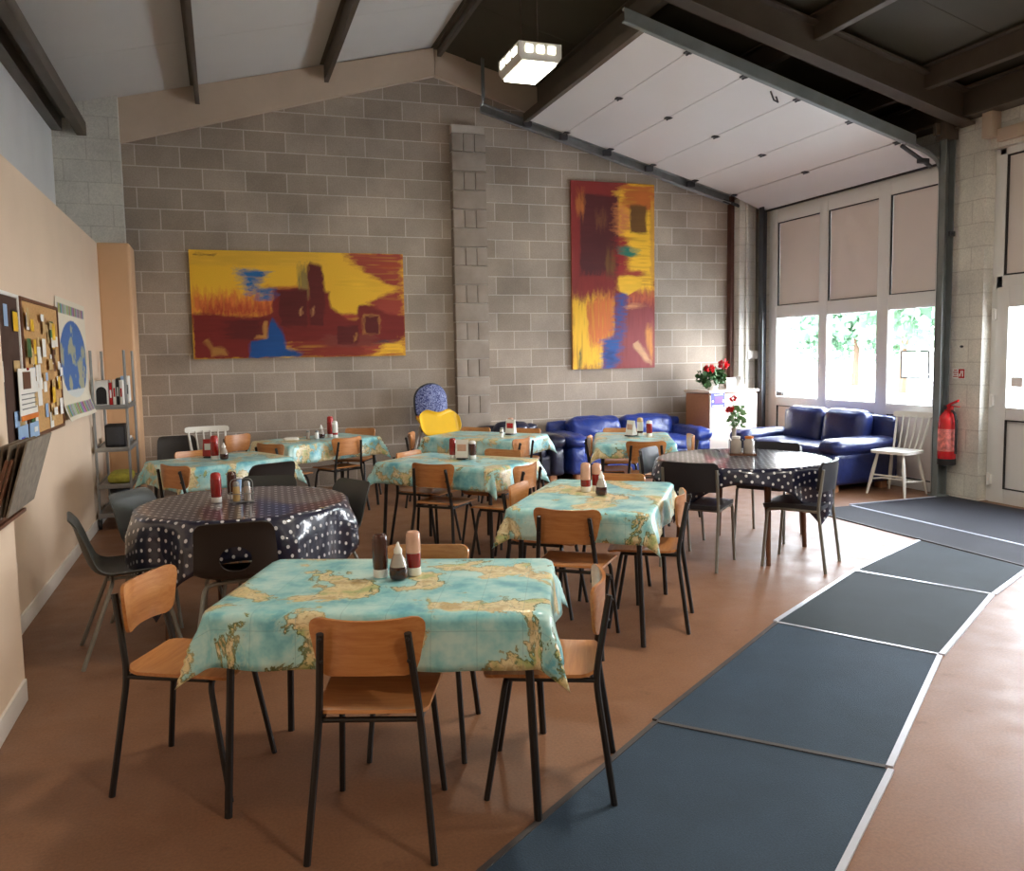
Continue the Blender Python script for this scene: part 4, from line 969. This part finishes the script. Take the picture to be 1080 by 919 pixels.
# ------------------------------------------------------------------ cabinet in the far right corner and what stands on it
t=thing('corner_cabinet','waist-high cabinet with cream front in the far right corner','cabinet',(6.14,9.44,0),R(9))
MB().box((0,.01,.49),(.80,.44,.94),.004).build('carcass',M['cabwood'],t); MB().box((0,0,.985),(.84,.50,.03),.006).build('top',M['cream'],t)
d=MB().box((0,-.222,.49),(.79,.018,.90),.004).build('door',M['cream'],t); MB().tube([(.36,-.23,.55),(.36,-.245,.55)],.009).build('knob',M['cream'],d)
CT=Matrix.Translation((6.14,9.44,0))@Matrix.Rotation(R(9),4,'Z')
q=CT@Vector((-.27,-.236,.88)); t=thing('blue_notice','blue and purple notice stuck on the cabinet front','notice',tuple(q),R(9)); MB().box((0,0,0),(.22,.004,.18)).build('sheet',M['blue'],t); MB().box((.01,-.003,0),(.14,.002,.09)).build('panel',M['purple'],t)
m=MB()
for sx in (-.085,.085): m.tube([(sx,-.002,-.015),(sx,-.004,-.015)],.016,12)
m.box((.01,-.003,.067),(.14,.002,.012)).box((-.005,-.003,-.072),(.18,.002,.014)); m.build('lettering',M['white'],t)
def leaves(mb,c,rad,n,size,seed,mat=0,sc=(1,1,1)):
    r=np.random.default_rng(seed)
    for k in range(n):
        d=Vector(r.normal(size=3)).normalized(); p=Vector(c)+Vector((d.x*sc[0],d.y*sc[1],d.z*sc[2]))*rad*r.uniform(.45,1)
        a=d.cross(Vector(r.normal(size=3))).normalized(); b=(d*.4+a.cross(d)*.6).normalized(); s=size*r.uniform(.6,1.3); nn=a.cross(b).normalized()
        mb.add([p,p+a*s*.4+b*s*.5+nn*s*.08,p+b*s,p-a*s*.4+b*s*.5+nn*s*.08],[[0,1,2],[0,2,3]],mat)
    return mb
q=CT@Vector((-.20,-.05,1.0)); t=thing('potted_plant','leafy plant with big red flowers on the cabinet','plant',tuple(q))
MB().lathe([(.06,0),(.085,.10),(.09,.11),(.08,.11),(.075,.10)],n=20).build('pot',M['white'],t); leaves(MB(),(0,0,.17),.17,260,.07,3,sc=(1.15,.7,.7)).build('foliage',M['green'],t,sharp=180)
def bloom(mb,c,r,seed):
    rg=np.random.default_rng(seed)
    for k in range(46):
        d=Vector(rg.normal(size=3)).normalized(); a=d.orthogonal().normalized(); b=d.cross(a); p=Vector(c)+d*r*.25; s=r
        mb.add([p,p+d*s*.5+a*s*.35,p+d*s*.8,p+d*s*.5-a*s*.35],[[0,1,2],[0,2,3]])
    return mb
for k,(dx,dz) in enumerate(((-.08,.27),(.13,.33))):
    MB().tube([(dx*.4,0,.12),(dx*.8,-.03,.2),(dx,-.05,dz)],.005).build('stem',M['green'],t); bloom(MB(),(dx,-.06,dz),.075,k).build('flower',M['petal'],t,sharp=180)
q=CT@Vector((.10,-.08,1.0)); t=thing('framed_card','small white framed card standing on the cabinet','card',tuple(q),R(14))
T=Matrix.Rotation(R(-10),4,'X'); f=MB()
for c,d in (((0,0,.01),(.17,.02,.02)),((0,0,.14),(.17,.02,.02)),((-.076,0,.075),(.02,.02,.15)),((.076,0,.075),(.02,.02,.15))): f.box(c,d,.003,M=T)
f.build('frame',M['white'],t); MB().box((0,.004,.075),(.14,.004,.12),M=T).build('card',M['paper'],t)
m=MB()
for k in range(3): m.box((0,0,.10-.025*k),(.08-.02*k,.003,.008),M=T)
m.build('lettering',M['petal'],t)
q=CT@Vector((.27,-.02,1.0)); t=thing('tent_card','folded white triangle card at the right end of the cabinet top','card',tuple(q),R(20)); MB().prism([(-.07,0),(-.064,0),(0,.15),(.064,0),(.07,0),(.004,.165),(-.004,.165)],-.06,.06,axis='y').build('card',M['white'],t)
t=thing('wall_socket','white switch box on the pale corner column','switch',(6.72,9.60,1.44)); MB().box((0,0,0),(.16,.05,.11),.008).build('box',M['white'],t); MB().box((0,-.028,0),(.04,.012,.05),.004).build('rocker',M['white'],t)

# ------------------------------------------------------------------ extinguisher, sign and screw on the pier (facing -X)
PX=6.88
t=thing('fire_extinguisher','red fire extinguisher hung on the white pier','fire extinguisher',(PX-.10,6.43,.33))
MB().lathe([(.075,.02),(.083,.03),(.085,.10),(.085,.42),(.078,.47),(.055,.51),(.028,.535),(.028,.55)],n=28).build('cylinder',M['redpaint'],t)
MB().lathe([(.080,0),(.087,.005),(.087,.06),(.080,.065)],n=28).build('base',M['black'],t)
MB().lathe([(.0855,.14),(.0862,.14),(.0862,.36),(.0855,.36)],n=28).build('label',plain('extinguisher_label',lin(214,120,112),.4,.5,26),t)
MB().box((0,-.03,.565),(.03,.06,.05),.008).box((0,-.075,.585),(.022,.13,.012),.004).prism([(-.02,.585),(.02,.61),(.13,.655),(.12,.63),(.02,.585)],-.011,.011,M=Matrix.Rotation(-PI/2,4,'Z'),axis='y').build('valve_handle',M['redpaint'],t)
MB().tube(fillet([(0,-.04,.55),(-.01,-.10,.52),(-.01,-.118,.40),(-.01,-.118,.12)],.06,6),.012).build('hose',M['black'],t)
MB().box((.092,0,.30),(.02,.06,.30),.004).build('wall_bracket',M['darksteel'],t)
t=thing('fire_sign','small red and white fire notice on the white pier','sign',(PX-.004,6.40,1.235))
MB().box((0,0,0),(.005,.15,.10),.001).build('plate',M['white'],t); MB().box((-.003,-.035,0),(.002,.07,.09)).build('red_panel',M['redpaint'],t)
m=MB()
for y,z,a,b in ((-.05,.0,.012,.06),(-.03,.015,.012,.03),(-.018,-.015,.016,.03)): m.box((-.0045,y,z),(.0015,a,b))
m.build('pictogram',M['white'],t)
m=MB()
for k in range(4): m.box((-.003,.036,.032-.021*k),(.002,.055 if k%2 else .04,.008))
m.build('text_line',M['redpaint'],t)
t=thing('wall_screw','dark screw eye on the white pier above the fire notice','screw',(PX,6.37,1.50)); MB().tube([(0,0,0),(-.02,0,0)],.012,10).build('head',M['darksteel'],t)
t=thing('window_notice','white sheet in a thin dark frame stuck on the right-hand window','notice',(6.868,6.95,1.32)); MB().box((0,0,0),(.002,.36,.28)).build('sheet',M['thinpaper'],t)
f=MB()
for c,d in (((0,0,.14),(.012,.38,.012)),((0,0,-.14),(.012,.38,.012)),((0,.185,0),(.012,.012,.29)),((0,-.185,0),(.012,.012,.29))): f.box(c,d)
f.build('frame',M['darksteel'],t)

# ------------------------------------------------------------------ sauce bottles and other table things
def ketchup(x,y,z,label,fill='ketchup',body='pinkclear',h=.19,r=.031,lvl=.5,cap='white',group='sauce bottles'):
    h*=.84; r*=.88
    t=thing('sauce_bottle',label,'bottle',(x,y,z),0,group)
    MB().lathe([(r*.92,.0),(r,.004),(r*.98,.03)],n=20).build('cap',M[cap],t)
    MB().lathe([(r*.95,.03),(r,.04),(r*1.02,.03+(h-.04)*lvl)],n=20).build('sauce',M[fill],t)
    MB().lathe([(r*1.0,.031+(h-.04)*lvl),(r,.75*h),(r*.94,.93*h),(r*.7,h*.985),(r*.3,h)],n=20).build('bottle_body',M[body],t)
    if body!='pinkclear': MB().lathe([(r*1.005,.05),(r*1.03,.055),(r*1.03,.05+(h*.45)),(r*1.005,.055+(h*.45))],n=20).build('label',M['paper' if lvl<.45 else fill],t)
    return t
def vinegar(x,y,z,label,lvl=.055):
    t=thing('vinegar_bottle',label,'bottle',(x,y,z),0,'vinegar bottles'); t.scale=(.86,.86,.84)
    MB().lathe([(.026,0),(.036,.006),(.040,.025),(.036,lvl)],n=20).build('vinegar',M['vinegar'],t)
    MB().lathe([(.036,lvl+.001),(.028,.085),(.018,.108),(.016,.115)],n=20).build('glass_neck',M['frost'],t)
    MB().lathe([(.018,.112),(.018,.128),(.010,.140),(.005,.158),(.003,.160)],n=16).build('pointed_cap',M['white'],t)
def shaker(x,y,z,label,mat='frost',h=.085):
    t=thing('shaker',label,'shaker',(x,y,z),0,'salt and pepper shakers'); MB().lathe([(.018,0),(.021,.004),(.019,h*.7),(.016,h*.78)],n=16).build('body',M[mat],t); MB().lathe([(.0175,h*.76),(.018,h*.92),(.012,h)],n=16).build('cap',M['galv'],t)
def holder(x,y,z,label,deg=0,mat='paper',card='pinkclear'):
    t=thing('menu_stand',label,'menu stand',(x,y,z),R(deg),'menu stands'); MB().box((0,0,.006),(.11,.07,.012),.003).build('base',M['black'],t); MB().prism([(-.03,.012),(.03,.012),(.004,.15),(-.004,.15)],-.05,.05,axis='y').build('card',M[mat],t); MB().box((-.019,0,.08),(.003,.07,.07),M=Matrix.Translation((0,0,0))).build('picture',M[card],t)
ZT=.7035
def at(x,y,px=0): return x,y
# nearest table
ketchup(.51,2.985,ZT,'upright brown-sauce bottle at the left of the group on the nearest table','brown','brown',.19,.031,.9)
vinegar(.565,2.93,ZT,'vinegar bottle with pointed white cap between two sauces on the nearest table')
ketchup(.628,2.965,ZT,'half-empty clear ketchup bottle at the right of the group on the nearest table','ketchup','pinkclear',.195,.031,.42)
# second table
ketchup(1.955,4.40,ZT,'clear ketchup bottle at the left of the pair on the second table','ketchup','pinkclear',.20,.033,.3)
ketchup(2.03,4.41,ZT,'clear ketchup bottle in the middle of the group on the second table','ketchup','pinkclear',.19,.032,.55)
vinegar(1.985,4.25,ZT,'vinegar bottle in front of the ketchup on the second table')
# middle table
ketchup(1.66,6.26,ZT,'dark red ketchup bottle at the left of the group on the middle table','ketchup','ketchup',.19,.031,.7)
holder(1.72,6.20,ZT,'white card stand between the two sauces on the middle table',60)
ketchup(1.79,6.16,ZT,'brown-sauce bottle with white top at the right on the middle table','brown','white',.17,.031,.5)
# left-hand map table
ketchup(-.09,7.10,ZT,'red ketchup bottle on the left-hand map table','ketchup','red',.23,.035,.6)
holder(-.13,7.27,ZT,'red menu card stand behind the ketchup on the left-hand map table',70,'red','paper')
vinegar(-.02,7.06,ZT,'vinegar bottle right of the ketchup on the left-hand map table')
# table under the wide painting
shaker(.77,8.46,ZT,'glass pepper shaker standing alone on the table under the wide painting'); shaker(.85,8.42,ZT,'white-topped salt shaker next to the vinegar under the wide painting','white')
vinegar(.90,8.46,ZT,'vinegar bottle on the table under the wide painting'); ketchup(1.0,8.56,ZT,'tall dark red ketchup bottle on the table under the wide painting','ketchup','red',.25,.035,.7); ketchup(1.035,8.46,ZT,'white-labelled bottle at the right of the group under the wide painting','red','white',.20,.030,.3)
MBt=MB().soft((0,0,.012),(.14,.10,.024),.011,6,(0,0,.006),noise=.003); o=MBt.build('paper_napkin',M['paper'],sharp=80); tag(o,'crumpled white napkin on the table under the wide painting','napkin',None,(.60,8.40,ZT))
# table below the high chair
holder(2.70,7.90,ZT,'pink and white menu stand on the table below the high chair',40,'paper','redpaint'); ketchup(2.74,8.02,ZT,'pinkish sauce bottle behind the menu stand below the high chair','ketchup','pinkclear',.19,.033,.2); shaker(2.58,7.83,ZT,'small white salt shaker left of the menu stand','white',.08); shaker(2.52,7.66,ZT,'tiny white pot near the front corner of the table below the high chair','white',.055)
# table before the sofa
holder(3.66,7.16,ZT,'white leaning menu stand on the table before the blue sofa',15); ketchup(3.74,7.13,ZT,'orange-brown sauce bottle on the table before the blue sofa','brown','tan',.21,.033,.4); ketchup(3.80,7.06,ZT,'red-and-white sauce bottle at the right on the table before the blue sofa','ketchup','white',.18,.032,.55); 
# left polka-dot table
ketchup(-.065,4.94,ZT,'red ketchup bottle with pale label on the left polka-dot table','ketchup','red',.20,.033,.62)
ketchup(.02,5.01,ZT,'dark brown-sauce bottle on the left polka-dot table','brown','brown',.19,.03,.9,'white')
t=thing('blue_cup','small blue paper cup behind the shakers on the left polka-dot table','cup',(.045,5.13,ZT)); MB().lathe([(.024,0),(.032,.10),(.033,.103),(.030,.103),(.022,.006)],n=20).build('cup',M['lightblue'],t); MB().lathe([(.0335,.098),(.0345,.102),(.0335,.106)],n=20).build('rim',M['white'],t)
t=thing('wire_caddy','small wire caddy holding shakers on the left polka-dot table','caddy',(.07,4.89,ZT)); r_=MB()
for zz in (.004,.05):
    pts=[(a,b,zz) for a,b in rpoly(.13,.075,.02)]; r_.tube(pts+[pts[0]],.0025,6)
r_.tube(fillet([(-.06,0,.004),(-.06,0,.13),(.06,0,.13),(.06,0,.004)],.03),.0025,6); r_.build('wire_frame',M['galv'],t); MB().box((0,0,.003),(.12,.07,.003)).build('base_plate',M['galv'],t)
shaker(.042,4.89,ZT+.006,'pepper shaker on the left in the wire caddy','tan',.11); shaker(.10,4.89,ZT+.006,'salt shaker on the right in the wire caddy','frost',.11)
# right polka-dot table
cx_,cy_=3.72,5.43
t=thing('jar_rack','dark wooden rack with two glass jars on the right polka-dot table','rack',(cx_,cy_,ZT),R(-28)); MB().box((0,0,.008),(.20,.10,.014),.003).build('base',M['darkwood'],t)
w=MB()
for s in (-1,0,1): w.tube(fillet([(s*.095,-.045,.012),(s*.095,-.045,.12),(s*.095,.045,.12),(s*.095,.045,.012)],.02),.003,6)
w.build('wire_frame',M['black'],t)
Tj=Matrix.Translation((cx_,cy_,ZT+.016))@Matrix.Rotation(R(-28),4,'Z')
for s,lab in ((-1,'left glass jar in the dark rack on the right polka-dot table'),(1,'right glass jar with orange lid in the dark rack')):
    q=Tj@Vector((s*.048,0,0)); t=thing('glass_jar',lab,'jar',tuple(q),0,'glass jars in the rack'); MB().lathe([(.036,0),(.040,.006),(.040,.09),(.030,.105),(.030,.115)],n=20).build('jar',M['frost'],t); MB().lathe([(.032,.112),(.033,.128),(.028,.13)],n=20).build('lid',M['white'] if s<0 else M['orange'],t)
t=thing('flower_vase','slim clear vase of red flowers beside the jar rack','vase',(3.71,5.53,ZT)); MB().lathe([(.024,0),(.026,.01),(.018,.10),(.016,.17),(.021,.20),(.019,.20),(.013,.17),(.015,.10),(.02,.012)],n=18).build('vase',M['frost'],t)
st=MB(); 
for dx,dy,hz in ((-.01,.0,.42),(-.03,.01,.34),(.05,0,.36),(.03,.02,.30)): st.tube([(0,0,.15),(dx*.4,dy,.25),(dx,dy,hz)],.003,6)
st.build('stems',M['palegreen'],t); leaves(MB(),(.02,0,.29),.085,90,.045,12,sc=(.8,.6,1.1)).build('foliage',M['palegreen'],t,sharp=180)
for k,(dx,hz) in enumerate(((-.01,.43),(-.025,.35),(-.045,.345))): bloom(MB(),(dx,0,hz),.032,k+30).build('flower',M['petal'],t,sharp=180)
t=thing('black_spoon','black spoon lying left of the jar rack on the polka-dot table','spoon',(3.72,5.80,ZT),R(-20)); MB().plate(.03,.045,.012,8,8,lambda u,v:(u,v,.005+20*(u*u+v*v)*.3),.002).tube([(0,-.022,.006),(0,-.10,.010),(0,-.13,.004)],.003,6).build('spoon',M['black'],t)

# ------------------------------------------------------------------ outside: yard, hedge trees, parked car
struct(MB().box((22,4,-.10),(29.6,60,.1)),'yard_ground',M['concrete'])
k=0
for x,y,h,lab in ((24,34,5.5,'tall pale bush beyond the left window light'),(25,28.5,5.0,'broad bush beyond the middle window light'),(22,22.8,6.0,'tree beyond the right window light'),(27,17.5,5.0,'rounded tree beyond the steel post'),(22,14.5,4.6,'bush beyond the glazed door'),(26,40,7,'far tree at the left of the yard')):
    t=thing('yard_tree',lab,'tree',(x,y,-.05),0,'trees across the yard'); MB().tube([(0,0,0),(.1,.05,h*.3),(0,.1,h*.6)],[.16,.12,.06],8).build('trunk',M['bark'],t)
    lv=MB(); r=np.random.default_rng(k+50)
    for q in range(7): leaves(lv,(r.uniform(-1.2,1.2),r.uniform(-1.8,1.8),h*r.uniform(.35,.8)),h*.27,420,.36,k*10+q)
    lv.build('foliage',M['leafthin'],t,sharp=180); k+=1
t=thing('parked_car','silver car parked in the yard outside the glazed door','car',(12.6,10.3,-.05),R(75))
prof=[(-2.0,.35),(-2.05,.62),(-1.9,.85),(-1.55,.92),(-1.0,1.34),(-.4,1.44),(.3,1.42),(.95,1.02),(1.7,.86),(2.0,.66),(2.02,.36),(1.75,.30)]
for cxw in (1.25,-1.25): pass
def wheel_arch(c): return [(c+.36*math.cos(R(a)),.30+.36*math.sin(R(a))) for a in range(0,181,20)]
body=prof[:-1]+[(1.7,.28)]+wheel_arch(1.25)+wheel_arch(-1.25)+[(-1.7,.28)]
vs=[];fs=[];n_=len(body)
for yy,sc in ((-.80,.985),(-.84,1),(.84,1),(.80,.985)):
    for (a,b) in body: vs.append((a*sc,yy*(1-.16*max(0,(b-.9)/.5)),b))
for s in range(3):
    for i in range(n_): fs.append([s*n_+i,s*n_+(i+1)%n_,(s+1)*n_+(i+1)%n_,(s+1)*n_+i])
fs.append(list(range(n_))[::-1]); fs.append([3*n_+i for i in range(n_)])
m=MB(); m.add(vs,fs); m.build('body',M['carpaint'],t,sharp=30)
g=MB()
for s in (-1,1): g.prism([(-1.35,.95),(-.95,1.28),(-.40,1.37),(.25,1.35),(.72,1.02),(.6,.95)],s*.79-.03,s*.79+.03,axis='y')
g.prism([(.34,1.40),(.95,1.04),(.96,1.06),(.36,1.425)],-.68,.68,axis='y').prism([(-1.5,.95),(-1.02,1.335),(-1.04,1.36),(-1.53,.965)],-.68,.68,axis='y'); g.build('window',M['carglass'],t)
for cx2 in (1.25,-1.25):
    for s in (-1,1):
        wq=MB(); wq.tube([(cx2,s*.70,.32),(cx2,s*.86,.32)],.31,24); wo=wq.build('wheel',M['black'],t); MB().tube([(cx2,s*.862,.32),(cx2,s*.87,.32)],.19,16).build('hub',M['galv'],wo)
for s in (-1,1): MB().box((1.93,s*.55,.68),(.12,.32,.12),.03).build('headlamp',M['frost'],t); MB().box((-1.98,s*.62,.72),(.08,.2,.14),.02).build('tail_lamp',M['redpaint'],t)

# ------------------------------------------------------------------ daylight, camera, view
wd=bpy.data.worlds.new('overcast_sky'); bpy.context.scene.world=wd; wd.use_nodes=True; nt=wd.node_tree; bg=nt.nodes['Background']
tc=nt.nodes.new('ShaderNodeTexCoord'); sp=nt.nodes.new('ShaderNodeSeparateXYZ'); rp=nt.nodes.new('ShaderNodeValToRGB'); nt.links.new(tc.outputs['Generated'],sp.inputs[0]); nt.links.new(sp.outputs[2],rp.inputs[0]); nt.links.new(rp.outputs[0],bg.inputs[0])
rp.color_ramp.elements[0].color=(.92,.96,1,1); rp.color_ramp.elements[1].color=(.72,.84,1,1); bg.inputs[1].default_value=SKY
def portal(x,y,z,w_,h_):
    L=bpy.data.lights.new('window_portal','AREA'); L.shape='RECTANGLE'; L.size=w_; L.size_y=h_; L.cycles.is_portal=True
    o=bpy.data.objects.new('window_portal',L); C.objects.link(o); o.location=(x,y,z); o.rotation_euler=(0,PI/2,0)   # faces -X
    return o
for a,b in ((6.72,7.355),(7.525,8.335),(8.485,9.30)): portal(7.0,(a+b)/2,1.40,1.04,b-a)
portal(7.1,5.55,1.39,.96,.82); portal(7.1,3.69,1.4,1.04,.74); portal(7.1,4.53,1.4,1.04,.66)
f_px=883.14; yaw,pitch,roll=R(18.949),R(5.073),R(-1.0189)
fw=Vector((math.sin(yaw)*math.cos(pitch),math.cos(yaw)*math.cos(pitch),-math.sin(pitch))); rt=Vector((math.cos(yaw),-math.sin(yaw),0)); up=rt.cross(fw)
r2=rt*math.cos(roll)+up*math.sin(roll); u2=up*math.cos(roll)-rt*math.sin(roll)
cam=bpy.data.cameras.new('camera'); co=bpy.data.objects.new('camera',cam); C.objects.link(co)
co.matrix_world=Matrix(((r2.x,u2.x,-fw.x,0),(r2.y,u2.y,-fw.y,0),(r2.z,u2.z,-fw.z,1.5),(0,0,0,1)))
cam.sensor_fit='HORIZONTAL'; cam.sensor_width=36; cam.lens=36*f_px/1080; cam.shift_y=-7/1080; cam.clip_start=.05; cam.clip_end=300
sc=bpy.context.scene; sc.camera=co
sc.view_settings.view_transform='Standard'; sc.view_settings.look='None'; sc.view_settings.gamma=1; sc.view_settings.use_curve_mapping=False; sc.view_settings.exposure=EXPO
